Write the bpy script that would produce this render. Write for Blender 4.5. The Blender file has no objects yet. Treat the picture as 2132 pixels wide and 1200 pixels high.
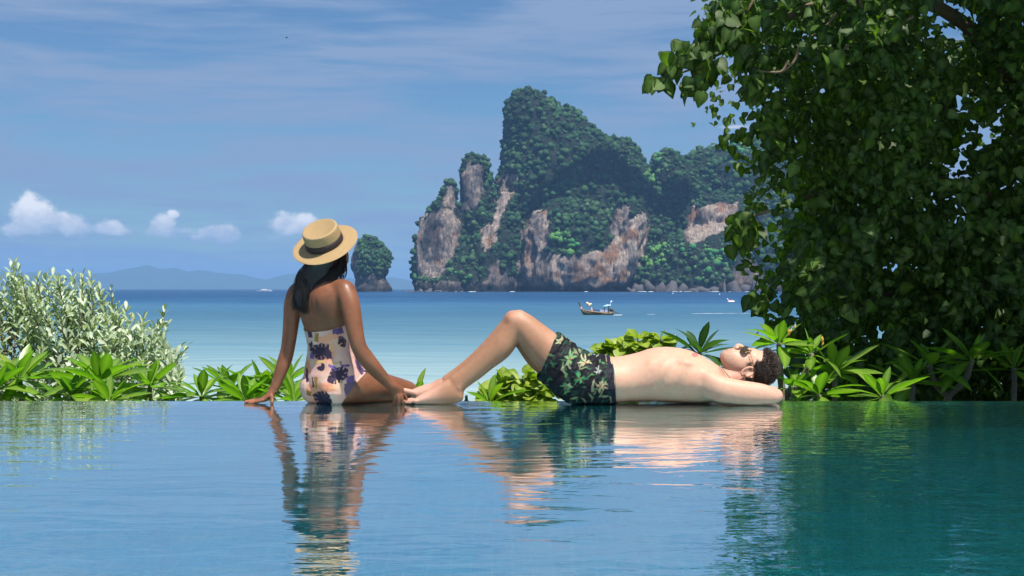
import bpy, bmesh, math, random
import numpy as np
from mathutils import Vector, Matrix, Quaternion, noise as mnoise

random.seed(7)
rng = np.random.default_rng(7)
R = math.radians
scene = bpy.context.scene
COL = scene.collection

# ------------------------------------------------------------------ camera
F = 2961.0          # focal length in photograph pixels (50 mm on 36 mm)
HY = 601.5          # horizon row of the photograph
H = 0.552           # camera height over the pool water
SEA = -6.40         # sea level
cam_d = bpy.data.cameras.new('camera')
cam_d.lens = 50.0
cam_d.sensor_width = 36.0
cam_d.clip_start = 0.05
cam_d.clip_end = 120000.0
cam_d.shift_y = 1.5 / 2132.0
cam = bpy.data.objects.new('camera', cam_d)
COL.objects.link(cam)
cam.location = (0, 0, H)
cam.rotation_euler = (R(90), 0, 0)
scene.camera = cam

# ------------------------------------------------------------------ view / render
scene.view_settings.view_transform = 'Standard'
scene.view_settings.look = 'None'
scene.view_settings.gamma = 1.0
scene.view_settings.exposure = 0.6
scene.view_settings.use_curve_mapping = False
cy = scene.cycles
cy.use_denoising = True
try:
    cy.denoiser = 'OPENIMAGEDENOISE'
except Exception:
    pass
cy.max_bounces = 10
cy.transparent_max_bounces = 16
cy.transmission_bounces = 8
cy.volume_bounces = 0
cy.sample_clamp_indirect = 6.0

# ------------------------------------------------------------------ sun and sky
SUN_EL, SUN_ROT = R(65), R(148)
SUN_DIR = Vector((math.sin(SUN_ROT) * math.cos(SUN_EL), math.cos(SUN_ROT) * math.cos(SUN_EL), math.sin(SUN_EL)))
sun_d = bpy.data.lights.new('sun', 'SUN')
sun_d.energy = 5.0
sun_d.angle = R(0.53)
sun_d.color = (1.0, 0.95, 0.88)
sun = bpy.data.objects.new('sun', sun_d)
COL.objects.link(sun)
sun.rotation_euler = SUN_DIR.to_track_quat('Z', 'Y').to_euler()


class NT:
    """small helper round a node tree"""
    def __init__(self, tree):
        self.t = tree
        self.n = tree.nodes
        self.l = tree.links

    def add(self, typ, **kw):
        nd = self.n.new(typ)
        for k, v in kw.items():
            setattr(nd, k, v)
        return nd

    def put(self, sock, v):
        if v is None:
            return
        if hasattr(v, 'is_linked') or hasattr(v, 'links'):
            self.l.new(v, sock)
        else:
            sock.default_value = v

    def math(self, op, a, b=None, c=None, clamp=False):
        nd = self.add('ShaderNodeMath', operation=op)
        nd.use_clamp = clamp
        self.put(nd.inputs[0], a)
        self.put(nd.inputs[1], b)
        self.put(nd.inputs[2], c)
        return nd.outputs[0]

    def vmath(self, op, a, b=None):
        nd = self.add('ShaderNodeVectorMath', operation=op)
        self.put(nd.inputs[0], a)
        self.put(nd.inputs[1], b)
        return nd.outputs['Value'] if op in ('LENGTH', 'DISTANCE', 'DOT_PRODUCT') else nd.outputs[0]

    def noise(self, vec, scale, detail=4.0, rough=0.5, dist=0.0, col=False):
        nd = self.add('ShaderNodeTexNoise')
        self.put(nd.inputs['Vector'], vec)
        nd.inputs['Scale'].default_value = scale
        nd.inputs['Detail'].default_value = detail
        nd.inputs['Roughness'].default_value = rough
        nd.inputs['Distortion'].default_value = dist
        return nd.outputs['Color'] if col else nd.outputs[0]

    def ramp(self, fac, stops, interp='LINEAR'):
        nd = self.add('ShaderNodeValToRGB')
        nd.color_ramp.interpolation = interp
        els = nd.color_ramp.elements
        while len(els) < len(stops):
            els.new(0.5)
        for e, (p, c) in zip(els, stops):
            e.position = p
            e.color = (c, c, c, 1) if isinstance(c, (int, float)) else (c[0], c[1], c[2], 1)
        self.put(nd.inputs[0], fac)
        return nd.outputs[0]

    def maprange(self, v, a, b, c=0.0, d=1.0, smooth=False):
        nd = self.add('ShaderNodeMapRange')
        if smooth:
            nd.interpolation_type = 'SMOOTHSTEP'
        self.put(nd.inputs[0], v)
        for i, x in enumerate((a, b, c, d)):
            nd.inputs[i + 1].default_value = x
        return nd.outputs[0]

    def mix(self, fac, a, b, blend='MIX'):
        nd = self.add('ShaderNodeMix', data_type='RGBA', blend_type=blend)
        self.put(nd.inputs[0], fac)
        self.put(nd.inputs[6], a if not isinstance(a, tuple) else (a + (1,))[:4])
        self.put(nd.inputs[7], b if not isinstance(b, tuple) else (b + (1,))[:4])
        return nd.outputs[2]

    def comb(self, x, y, z):
        nd = self.add('ShaderNodeCombineXYZ')
        self.put(nd.inputs[0], x)
        self.put(nd.inputs[1], y)
        self.put(nd.inputs[2], z)
        return nd.outputs[0]

    def sep(self, v):
        nd = self.add('ShaderNodeSeparateXYZ')
        self.put(nd.inputs[0], v)
        return nd.outputs

    def bump(self, height, strength=0.5, distance=0.01):
        nd = self.add('ShaderNodeBump')
        nd.inputs['Strength'].default_value = strength
        nd.inputs['Distance'].default_value = distance
        self.put(nd.inputs['Height'], height)
        return nd.outputs[0]


world = bpy.data.worlds.new('World')
scene.world = world
world.use_nodes = True
w = NT(world.node_tree)
w.n.clear()
sky = w.add('ShaderNodeTexSky', sky_type='NISHITA')
sky.sun_disc = False
sky.sun_elevation = SUN_EL
sky.sun_rotation = SUN_ROT
sky.altitude = 0
sky.air_density = 1.0
sky.dust_density = 0.2
sky.ozone_density = 3.0
bg_sky = w.add('ShaderNodeBackground')
w.put(bg_sky.inputs[0], w.mix(1.0, sky.outputs[0], (0.62, 0.88, 1.12), 'MULTIPLY'))
bg_sky.inputs[1].default_value = 0.053
tc = w.add('ShaderNodeTexCoord').outputs['Generated']
sx, sy, sz = w.sep(tc)
az = w.math('ARCTAN2', sx, sy)
el = w.math('ARCSINE', sz)
# thin cirrus veil drawn out along the horizon
cv = w.comb(w.math('MULTIPLY', az, 5.0), w.math('MULTIPLY', el, 42.0), 0.0)
n1 = w.noise(cv, 1.0, 5.0, 0.55, 0.6)
cv2 = w.comb(w.math('MULTIPLY', az, 14.0), w.math('MULTIPLY', el, 150.0), 3.0)
n2 = w.noise(cv2, 1.0, 4.0, 0.55, 0.3)
cir = w.math('ADD', w.math('MULTIPLY', n1, 0.68), w.math('MULTIPLY', n2, 0.32))
cir = w.maprange(cir, 0.40, 0.58, 0.05, 1.0)
bg_cir = w.add('ShaderNodeBackground')
bg_cir.inputs[0].default_value = (0.172, 0.248, 0.388, 1)
mix1 = w.add('ShaderNodeMixShader')
w.put(mix1.inputs[0], cir)
w.put(mix1.inputs[1], bg_sky.outputs[0])
w.put(mix1.inputs[2], bg_cir.outputs[0])
# low fair-weather cumulus, repeated round the horizon
azw = w.math('SUBTRACT', w.math('FLOORED_MODULO', w.math('ADD', az, 0.45), 0.9), 0.45)
fine = w.noise(w.comb(w.math('MULTIPLY', az, 1.0), w.math('MULTIPLY', el, 1.25), 0.7), 62.0, 6.0, 0.62)
fine2 = w.noise(w.comb(w.math('MULTIPLY', az, 1.0), w.math('MULTIPLY', el, 1.2), 4.7), 24.0, 3.0, 0.55)


def blobs(lst):
    best = None
    for (px, py, rx, ry) in lst:
        u = (px - 1066.0) / F
        v = (HY - py) / F
        a = w.math('MULTIPLY', w.math('SUBTRACT', azw, math.atan(u)), F / rx)
        b = w.math('MULTIPLY', w.math('SUBTRACT', el, v), F / ry)
        d = w.math('SQRT', w.math('ADD', w.math('MULTIPLY', a, a), w.math('MULTIPLY', b, b)))
        d = w.math('SUBTRACT', 1.0, d)
        best = d if best is None else w.math('SMOOTH_MAX', best, d, 0.25)
    return best


CUM = [(52, 452, 34, 40), (85, 462, 44, 36), (120, 468, 40, 24), (158, 474, 50, 26), (215, 480, 50, 18), (62, 482, 62, 18), (250, 486, 30, 10),
       (345, 470, 34, 26), (352, 486, 55, 16), (440, 488, 30, 20), (465, 492, 36, 24), (400, 500, 55, 10), (362, 452, 18, 12),
       (600, 470, 42, 28), (632, 468, 36, 24), (668, 482, 60, 16)]
CUM2 = [(110, 530, 36, 14), (165, 538, 26, 10), (365, 536, 24, 11), (45, 548, 60, 10), (270, 545, 50, 8), (560, 500, 50, 10), (710, 545, 30, 10), (1530, 270, 40, 6)]
turb = w.math('ADD', w.math('MULTIPLY', w.math('SUBTRACT', fine, 0.5), 1.5), w.math('MULTIPLY', w.math('SUBTRACT', fine2, 0.5), 1.1))
dens = w.maprange(w.math('ADD', blobs(CUM), turb), 0.0, 0.5, 0.0, 0.97, True)
dens2 = w.maprange(w.math('ADD', blobs(CUM2), turb), 0.0, 1.0, 0.0, 0.5, True)
dens = w.math('MAXIMUM', dens, dens2)
white = w.maprange(w.math('ADD', el, w.math('MULTIPLY', w.math('SUBTRACT', fine, 0.5), 0.035)), 0.032, 0.056, 0.0, 1.0)
bg_cum = w.add('ShaderNodeBackground')
w.put(bg_cum.inputs[0], w.mix(white, (0.21, 0.29, 0.43), (0.68, 0.68, 0.70)))
mix2 = w.add('ShaderNodeMixShader')
w.put(mix2.inputs[0], dens)
w.put(mix2.inputs[1], mix1.outputs[0])
w.put(mix2.inputs[2], bg_cum.outputs[0])
wout = w.add('ShaderNodeOutputWorld')
w.put(wout.inputs[0], mix2.outputs[0])


# ------------------------------------------------------------------ helpers
def P(px, py, Y):
    """point of the place at depth Y seen at a photograph pixel"""
    return Vector(((px - 1066.0) / F * Y, Y, H - (py - HY) / F * Y))


def to_px(co):
    """(n,3) array -> photograph columns and rows (used to lay out prints and growth on the surveyed surfaces)"""
    return 1066.0 + co[:, 0] / co[:, 1] * F, HY + (H - co[:, 2]) / co[:, 1] * F


def tag(o, label=None, cat=None, group=None, kind=None):
    if label:
        o['label'] = label
    if cat:
        o['category'] = cat
    if group:
        o['group'] = group
    if kind:
        o['kind'] = kind
    return o


def empty(name, loc=(0, 0, 0)):
    o = bpy.data.objects.new(name, None)
    o.empty_display_size = 0.1
    COL.objects.link(o)
    o.location = loc
    return o


def link_mesh(name, me, mat=None, parent=None, smooth=True):
    o = bpy.data.objects.new(name, me)
    COL.objects.link(o)
    if mat is not None and len(me.materials) == 0:
        me.materials.append(mat)
    if parent is not None:
        o.parent = parent
        o.matrix_parent_inverse = Matrix.Translation(parent.location).inverted()
    if smooth and len(me.polygons):
        me.polygons.foreach_set('use_smooth', np.ones(len(me.polygons), dtype=bool))
    return o


def mesh_np(name, verts, faces):
    me = bpy.data.meshes.new(name)
    me.from_pydata([tuple(v) for v in verts], [], [tuple(f) for f in faces])
    me.update()
    return me


def mesh_big(name, verts, tris):
    """numpy verts (n,3) and triangles (m,3)"""
    me = bpy.data.meshes.new(name)
    n, m = len(verts), len(tris)
    me.vertices.add(n)
    me.vertices.foreach_set('co', np.asarray(verts, dtype=np.float32).ravel())
    me.loops.add(m * 3)
    me.loops.foreach_set('vertex_index', np.asarray(tris, dtype=np.int32).ravel())
    me.polygons.add(m)
    me.polygons.foreach_set('loop_start', np.arange(0, m * 3, 3, dtype=np.int32))
    me.polygons.foreach_set('loop_total', np.full(m, 3, dtype=np.int32))
    me.update(calc_edges=True)
    me.validate()
    return me


def bm_mesh(name, bm):
    me = bpy.data.meshes.new(name)
    bmesh.ops.recalc_face_normals(bm, faces=bm.faces[:])
    bm.to_mesh(me)
    bm.free()
    return me


def coords(me):
    a = np.empty(len(me.vertices) * 3, dtype=np.float32)
    me.vertices.foreach_get('co', a)
    return a.reshape(-1, 3).astype(np.float64)


def normals(me):
    a = np.empty(len(me.vertices) * 3, dtype=np.float32)
    me.vertices.foreach_get('normal', a)
    return a.reshape(-1, 3).astype(np.float64)


def set_coords(me, co):
    me.vertices.foreach_set('co', co.astype(np.float32).ravel())
    me.update()


def set_col(me, rgb, name='Col'):
    at = me.color_attributes.new(name, 'FLOAT_COLOR', 'POINT')
    a = np.ones((len(me.vertices), 4), dtype=np.float32)
    a[:, :3] = rgb
    at.data.foreach_set('color', a.ravel())


def set_float(me, vals, name='rnd'):
    at = me.attributes.new(name, 'FLOAT', 'POINT')
    at.data.foreach_set('value', np.asarray(vals, dtype=np.float32))


def catmull(pts, sub):
    """pts (n,k) -> smooth interpolated rows"""
    pts = np.asarray(pts, dtype=float)
    n = len(pts)
    if n < 3:
        t = np.linspace(0, 1, sub + 1)[:, None]
        return pts[0] * (1 - t) + pts[-1] * t
    e = np.vstack([2 * pts[0] - pts[1], pts, 2 * pts[-1] - pts[-2]])
    out = []
    for i in range(n - 1):
        p0, p1, p2, p3 = e[i], e[i + 1], e[i + 2], e[i + 3]
        for k in range(sub):
            t = k / sub
            out.append(0.5 * (2 * p1 + (p2 - p0) * t + (2 * p0 - 5 * p1 + 4 * p2 - p3) * t * t + (3 * p1 - p0 - 3 * p2 + p3) * t ** 3))
    out.append(pts[-1])
    return np.array(out)


def loft(bm, sts, n=20, sub=5, cap=0.7):
    """closed tube through stations (centre, semi-axis a, semi-axis b)"""
    arr = np.array([list(c) + list(a) + list(b) for c, a, b in sts], dtype=float)
    s = catmull(arr, sub)
    rings = []

    def ring(c, a, b):
        return [bm.verts.new(tuple(c + a * math.cos(2 * math.pi * k / n) + b * math.sin(2 * math.pi * k / n))) for k in range(n)]
    t0 = s[0, :3] - s[1, :3]
    t0 /= np.linalg.norm(t0) + 1e-9
    t1 = s[-1, :3] - s[-2, :3]
    t1 /= np.linalg.norm(t1) + 1e-9

    def capring(row, t, order):
        c, a, b = row[:3], row[3:6], row[6:9]
        r = min(np.linalg.norm(a), np.linalg.norm(b)) * cap
        res = []
        for q in (0.35, 0.7, 0.95):
            res.append((c + t * r * math.sin(q * math.pi / 2), a * math.cos(q * math.pi / 2), b * math.cos(q * math.pi / 2)))
        return res[::-1] if order else res
    if cap:
        for c, a, b in capring(s[0], t0, True):
            rings.append(ring(c, a, b))
    for row in s:
        rings.append(ring(row[:3], row[3:6], row[6:9]))
    if cap:
        for c, a, b in capring(s[-1], t1, False):
            rings.append(ring(c, a, b))
    for i in range(len(rings) - 1):
        A, B = rings[i], rings[i + 1]
        for k in range(n):
            bm.faces.new((A[k], A[(k + 1) % n], B[(k + 1) % n], B[k]))
    bm.faces.new(rings[0][::-1])
    bm.faces.new(rings[-1])


def tube(bm, pts, n=14, sub=4, ref=Vector((0, 1, 0)), flat=1.0, cap=0.9):
    """round limb: pts = [(Vector, radius), ...]; flat squeezes across ref"""
    cs = [Vector(p[0]) for p in pts]
    sts = []
    for i, p in enumerate(pts):
        t = (cs[min(i + 1, len(cs) - 1)] - cs[max(i - 1, 0)]).normalized()
        a = ref - t * ref.dot(t)
        if a.length < 1e-3:
            a = Vector((1, 0, 0)) - t * t.x
        a.normalize()
        b = t.cross(a)
        sts.append((cs[i], a * p[1], b * p[1] * (p[2] if len(p) > 2 else flat)))
    loft(bm, sts, n, sub, cap)


def ellipsoid(bm, c, ax, n=20, m=12):
    c = Vector(c)
    ax = [Vector(v) for v in ax]
    rows = []
    for i in range(1, m):
        th = math.pi * i / m
        rows.append([bm.verts.new(c + ax[2] * math.cos(th) + (ax[0] * math.cos(2 * math.pi * k / n) + ax[1] * math.sin(2 * math.pi * k / n)) * math.sin(th)) for k in range(n)])
    top = bm.verts.new(c + ax[2])
    bot = bm.verts.new(c - ax[2])
    for k in range(n):
        bm.faces.new((top, rows[0][k], rows[0][(k + 1) % n]))
        bm.faces.new((bot, rows[-1][(k + 1) % n], rows[-1][k]))
        for i in range(m - 2):
            bm.faces.new((rows[i][k], rows[i + 1][k], rows[i + 1][(k + 1) % n], rows[i][(k + 1) % n]))


def ball(bm, c, rx, ry=None, rz=None):
    ry = rx if ry is None else ry
    rz = rx if rz is None else rz
    ellipsoid(bm, c, ((rx, 0, 0), (0, ry, 0), (0, 0, rz)))


def box(bm, lo, hi):
    x0, y0, z0 = lo
    x1, y1, z1 = hi
    v = [bm.verts.new(p) for p in ((x0, y0, z0), (x1, y0, z0), (x1, y1, z0), (x0, y1, z0), (x0, y0, z1), (x1, y0, z1), (x1, y1, z1), (x0, y1, z1))]
    for f in ((3, 2, 1, 0), (4, 5, 6, 7), (0, 1, 5, 4), (1, 2, 6, 5), (2, 3, 7, 6), (3, 0, 4, 7)):
        bm.faces.new([v[i] for i in f])


def remesh(bm, voxel, smooth=3, name='remeshed'):
    me = bm_mesh('tmp', bm)
    o = bpy.data.objects.new('tmp', me)
    COL.objects.link(o)
    md = o.modifiers.new('r', 'REMESH')
    md.mode = 'VOXEL'
    md.voxel_size = voxel
    if smooth:
        sm = o.modifiers.new('s', 'SMOOTH')
        sm.factor = 0.5
        sm.iterations = smooth
    dg = bpy.context.evaluated_depsgraph_get()
    res = bpy.data.meshes.new_from_object(o.evaluated_get(dg))
    res.name = name
    bpy.data.objects.remove(o)
    bpy.data.meshes.remove(me)
    return res


def fbm(co, scale, octs=4, seed=0.0):
    out = np.zeros(len(co))
    off = Vector((seed * 13.1, seed * 7.7, seed * 3.3))
    for i, c in enumerate(co):
        out[i] = mnoise.fractal(Vector(c) * scale + off, 0.8, 2.0, octs)
    return out


def relax(me, mask, iters=20):
    """soften the masked part of a mesh"""
    ed = np.empty(len(me.edges) * 2, dtype=np.int32)
    me.edges.foreach_get('vertices', ed)
    ed = ed.reshape(-1, 2)
    co_ = coords(me)
    deg = np.bincount(ed.ravel(), minlength=len(co_)).astype(float)[:, None]
    mk = np.asarray(mask, float)[:, None] * 0.6
    for it in range(iters):
        acc = np.zeros_like(co_)
        for k_ in range(3):
            acc[:, k_] = np.bincount(ed[:, 0], co_[ed[:, 1], k_], len(co_)) + np.bincount(ed[:, 1], co_[ed[:, 0], k_], len(co_))
        co_ = co_ + (acc / np.maximum(deg, 1) - co_) * mk
    set_coords(me, co_)


def lerp(a, b, t):
    t = np.asarray(t)[:, None]
    return np.asarray(a) * (1 - t) + np.asarray(b) * t


def sstep(e0, e1, x):
    t = np.clip((x - e0) / (e1 - e0), 0, 1)
    return t * t * (3 - 2 * t)


def inside(poly, x, y):
    """vectorised point in polygon"""
    res = np.zeros(len(x), dtype=bool)
    n = len(poly)
    j = n - 1
    for i in range(n):
        xi, yi = poly[i]
        xj, yj = poly[j]
        c = ((yi > y) != (yj > y)) & (x < (xj - xi) * (y - yi) / (yj - yi + 1e-12) + xi)
        res ^= c
        j = i
    return res


def scatter_mesh(name, tmpl_v, tmpl_f, mats, rnd=None):
    """one mesh made of many transformed copies of a template; mats (n,4,4)"""
    tv = np.c_[np.asarray(tmpl_v, float), np.ones(len(tmpl_v))]
    tf = np.asarray(tmpl_f, int)
    n = len(mats)
    v = np.einsum('nij,kj->nki', np.asarray(mats), tv)[:, :, :3].reshape(-1, 3)
    f = (tf[None] + (np.arange(n) * len(tv))[:, None, None]).reshape(-1, 3)
    me = mesh_big(name, v, f)
    if rnd is None:
        rnd = rng.random(n)
    set_float(me, np.repeat(rnd, len(tv)))
    return me


# ------------------------------------------------------------------ materials
def new_mat(name):
    m = bpy.data.materials.new(name)
    m.use_nodes = True
    t = NT(m.node_tree)
    t.n.clear()
    out = t.add('ShaderNodeOutputMaterial')
    return m, t, out


def principled(t, out, **kw):
    p = t.add('ShaderNodeBsdfPrincipled')
    for k, v in kw.items():
        t.put(p.inputs[k.replace('_', ' ')], v if not (isinstance(v, tuple) and len(v) == 3) else v + (1,))
    t.put(out.inputs[0], p.outputs[0])
    return p


def simple_mat(name, col, rough=0.5, var=0.15, scale=20.0, metallic=0.0, bump=0.0):
    m, t, out = new_mat(name)
    co = t.add('ShaderNodeTexCoord').outputs['Object']
    n = t.noise(co, scale, 5.0, 0.6)
    c = t.mix(n, tuple(x * (1 - var) for x in col), tuple(min(1, x * (1 + var)) for x in col))
    p = principled(t, out, Base_Color=c, Roughness=rough, Metallic=metallic)
    if bump:
        t.put(p.inputs['Normal'], t.bump(n, bump, 0.01))
    return m


def leaf_mat(name, cols, trans, trans_amt=0.45, rough=0.35, spec=0.5, bumpscale=60.0, vein=True):
    """waxy leaf that lets light through; colour varies from leaf to leaf"""
    m, t, out = new_mat(name)
    rnd = t.add('ShaderNodeAttribute', attribute_name='rnd').outputs['Fac']
    oi = t.add('ShaderNodeObjectInfo').outputs['Random']
    r = t.math('FRACT', t.math('ADD', rnd, oi))
    n = len(cols)
    c = t.ramp(r, [(i / max(1, n - 1), cols[i]) for i in range(n)])
    co = t.add('ShaderNodeTexCoord').outputs['Object']
    nz = t.noise(co, bumpscale, 4.0, 0.6)
    c = t.mix(t.maprange(nz, 0.3, 0.7), t.mix(1.0, c, (0.72, 0.75, 0.7), 'MULTIPLY'), c)
    if vein:
        uv = t.add('ShaderNodeAttribute', attribute_name='vein').outputs['Fac']
        c = t.mix(t.math('MULTIPLY', uv, 0.45), c, tuple(min(1, x * 1.5 + 0.05) for x in cols[-1]))
    p = t.add('ShaderNodeBsdfPrincipled')
    t.put(p.inputs['Base Color'], c)
    p.inputs['Roughness'].default_value = rough
    p.inputs['Specular IOR Level'].default_value = spec
    t.put(p.inputs['Normal'], t.bump(nz, 0.25, 0.004))
    tr = t.add('ShaderNodeBsdfTranslucent')
    t.put(tr.inputs[0], t.mix(1.0, c, tuple(trans), 'MULTIPLY'))
    mx = t.add('ShaderNodeMixShader')
    mx.inputs[0].default_value = trans_amt
    t.put(mx.inputs[1], p.outputs[0])
    t.put(mx.inputs[2], tr.outputs[0])
    t.put(out.inputs[0], mx.outputs[0])
    return m


def skin_mat(name, rough=0.42, sss=0.12, bump=0.25):
    m, t, out = new_mat(name)
    c = t.add('ShaderNodeAttribute', attribute_name='Col').outputs['Color']
    co = t.add('ShaderNodeTexCoord').outputs['Object']
    n = t.noise(co, 55.0, 5.0, 0.65)
    n2 = t.noise(co, 9.0, 3.0, 0.5)
    c = t.mix(t.maprange(n, 0.3, 0.7, 0.0, 1.0), t.mix(1.0, c, (0.9, 0.86, 0.84), 'MULTIPLY'), c)
    c = t.mix(t.maprange(n2, 0.35, 0.65, 0.0, 0.5), c, t.mix(1.0, c, (1.0, 0.88, 0.84), 'MULTIPLY'))
    p = principled(t, out, Base_Color=c, Roughness=t.maprange(n, 0.3, 0.7, rough - 0.08, rough + 0.1))
    p.inputs['Subsurface Weight'].default_value = sss
    p.inputs['Subsurface Radius'].default_value = (0.012, 0.005, 0.003)
    p.inputs['Subsurface Scale'].default_value = 1.0
    p.inputs['Specular IOR Level'].default_value = 0.3
    n3 = t.noise(co, 300.0, 3.0, 0.6)
    t.put(p.inputs['Normal'], t.bump(t.math('ADD', n, t.math('MULTIPLY', n3, 0.4)), bump, 0.003))
    return m


def cloth_mat(name, rough=0.6, bump=0.3):
    m, t, out = new_mat(name)
    c = t.add('ShaderNodeAttribute', attribute_name='Col').outputs['Color']
    co = t.add('ShaderNodeTexCoord').outputs['Object']
    n = t.noise(co, 30.0, 4.0, 0.6)
    p = principled(t, out, Base_Color=c, Roughness=rough)
    p.inputs['Specular IOR Level'].default_value = 0.2
    t.put(p.inputs['Normal'], t.bump(n, bump, 0.01))
    return m


# ------------------------------------------------------------------ the setting: sea, ground, pool
def grid_sheet(name, xs, ys, zf, mat, **kw):
    verts = [(x, y, zf(x, y)) for y in ys for x in xs]
    nx = len(xs)
    faces = [(j * nx + i, j * nx + i + 1, (j + 1) * nx + i + 1, (j + 1) * nx + i) for j in range(len(ys) - 1) for i in range(nx - 1)]
    return link_mesh(name, mesh_np(name, verts, faces), mat, **kw)


# sea: shallow sand near the beach, sea grass bands, deep blue water far out
m_sea, t, out = new_mat('sea_water')
co = t.add('ShaderNodeTexCoord').outputs['Object']
x_, y_, z_ = t.sep(co)
wob = t.noise(t.comb(t.math('MULTIPLY', x_, 0.012), t.math('MULTIPLY', y_, 0.008), 0.0), 1.0, 4.0, 0.6)
lg = t.math('LOGARITHM', t.math('MAXIMUM', y_, 1.0), 10.0)
lg = t.math('ADD', lg, t.math('MULTIPLY', t.math('SUBTRACT', wob, 0.5), 0.16))
dep = t.maprange(lg, 1.85, 3.7)
c = t.ramp(dep, [(0.0, (0.37, 0.46, 0.42)), (0.10, (0.27, 0.375, 0.375)), (0.18, (0.155, 0.27, 0.31)), (0.28, (0.08, 0.18, 0.24)), (0.40, (0.042, 0.125, 0.20)),
                 (0.50, (0.037, 0.125, 0.215)), (0.545, (0.018, 0.085, 0.19)), (0.65, (0.004, 0.055, 0.145)), (1.0, (0.002, 0.045, 0.12))])
band = t.noise(t.comb(t.math('MULTIPLY', x_, 0.004), t.math('MULTIPLY', lg, 26.0), 2.0), 1.0, 4.0, 0.6)
c = t.mix(t.maprange(band, 0.52, 0.70, 0.0, 0.42), c, (0.04, 0.16, 0.27))
band2 = t.noise(t.comb(t.math('MULTIPLY', x_, 0.025), t.math('MULTIPLY', lg, 110.0), 7.0), 1.0, 4.0, 0.65)
c = t.mix(t.maprange(band2, 0.40, 0.66, 0.0, 0.55), c, t.mix(1.0, c, (0.55, 0.66, 0.78), 'MULTIPLY'))  # wave streaks, drifting shade and sand put into the colour as darker bands
sea_d = t.add('ShaderNodeBsdfDiffuse')
t.put(sea_d.inputs[0], c)
sea_g = t.add('ShaderNodeBsdfGlossy')
sea_g.inputs['Roughness'].default_value = 0.25
sea_g.inputs['Color'].default_value = (1, 1, 1, 1)
wv = t.noise(t.comb(t.math('MULTIPLY', x_, 0.35), t.math('MULTIPLY', y_, 0.8), 0.0), 1.0, 5.0, 0.65)
wv2 = t.noise(t.comb(t.math('MULTIPLY', x_, 0.03), t.math('MULTIPLY', y_, 0.12), 5.0), 1.0, 4.0, 0.6)
sea_n = t.bump(t.math('ADD', wv, t.math('MULTIPLY', wv2, 3.0)), 0.55, 0.55)
t.put(sea_d.inputs['Normal'], sea_n)
t.put(sea_g.inputs['Normal'], sea_n)
sea_f = t.add('ShaderNodeFresnel')
sea_f.inputs['IOR'].default_value = 1.333
t.put(sea_f.inputs['Normal'], sea_n)
sea_m = t.add('ShaderNodeMixShader')
t.put(sea_m.inputs[0], t.math('MULTIPLY', sea_f.outputs[0], 0.30))
t.put(sea_m.inputs[1], sea_d.outputs[0])
t.put(sea_m.inputs[2], sea_g.outputs[0])
t.put(out.inputs[0], sea_m.outputs[0])
ys = [62, 80, 110, 160, 250, 400, 700, 1300, 2500, 5000, 10000, 20000, 41000]
xs = [-42000, -20000, -8000, -3000, -1000, -300, -100, 0, 100, 300, 1000, 3000, 8000, 20000, 42000]
tag(grid_sheet('sea', xs, ys, lambda x, y: SEA, m_sea), kind='structure')

# ground: garden bed behind the pool wall falling to the beach
m_ground, t, out = new_mat('garden_soil_and_sand')
co = t.add('ShaderNodeTexCoord').outputs['Object']
x_, y_, z_ = t.sep(co)
n = t.noise(co, 3.0, 6.0, 0.65)
c = t.mix(t.maprange(n, 0.35, 0.65), (0.07, 0.05, 0.03), (0.05, 0.075, 0.025))
c = t.mix(t.maprange(t.math('ADD', y_, t.math('MULTIPLY', n, 10.0)), 30, 42), c, (0.55, 0.48, 0.38))
p = principled(t, out, Base_Color=c, Roughness=0.9)
t.put(p.inputs['Normal'], t.bump(n, 0.6, 0.1))


def ground_z(x, y):
    prof = [(7.02, -0.95), (9, -0.95), (16, -1.5), (30, -3.4), (50, -5.7), (62, -6.3), (75, -7.0), (95, -7.4)]
    z = prof[-1][1]
    for (a, za), (b, zb) in zip(prof, prof[1:]):
        if y <= b:
            z = za + (zb - za) * max(0, (y - a)) / (b - a)
            break
    return z + 0.10 * mnoise.noise(Vector((x * 0.5, y * 0.5, 0))) * min(1, max(0, y - 7.02))


tag(grid_sheet('ground', [-120, -60, -30, -20, -15] + [i * 0.75 for i in range(-16, 17)] + [15, 20, 30, 60, 120],
               [7.02, 7.5, 8, 8.5, 9, 9.5, 10, 11, 12, 13, 14, 16, 20, 25, 30, 40, 50, 62, 75, 95], ground_z, m_ground), kind='structure')

# pool
WALL_IN, WALL_OUT, POOL_X, POOL_Y0, FLOOR = 6.76, 7.0, 9.0, -4.0, -1.02


def tile_mat(name, a, b, size, grout, big=0.0):
    m, t, out = new_mat(name)
    co = t.add('ShaderNodeTexCoord').outputs['Object']
    br = t.add('ShaderNodeTexBrick', offset=0.0)
    t.put(br.inputs['Vector'], co)
    br.inputs['Scale'].default_value = 1.0 / size
    br.inputs['Brick Width'].default_value = 1.0
    br.inputs['Row Height'].default_value = 1.0
    br.inputs['Mortar Size'].default_value = 0.035
    br.inputs['Color1'].default_value = a + (1,)
    br.inputs['Color2'].default_value = b + (1,)
    br.inputs['Mortar'].default_value = grout + (1,)
    n = t.noise(co, 1.4, 4.0, 0.6)
    c = t.mix(t.maprange(n, 0.35, 0.65, 0.0, 0.45), br.outputs[0], t.mix(1.0, br.outputs[0], (0.6, 0.75, 0.8), 'MULTIPLY'))
    p = principled(t, out, Base_Color=c, Roughness=0.25)
    t.put(p.inputs['Normal'], t.bump(br.outputs[1], -0.4, 0.003))
    return m


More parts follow.
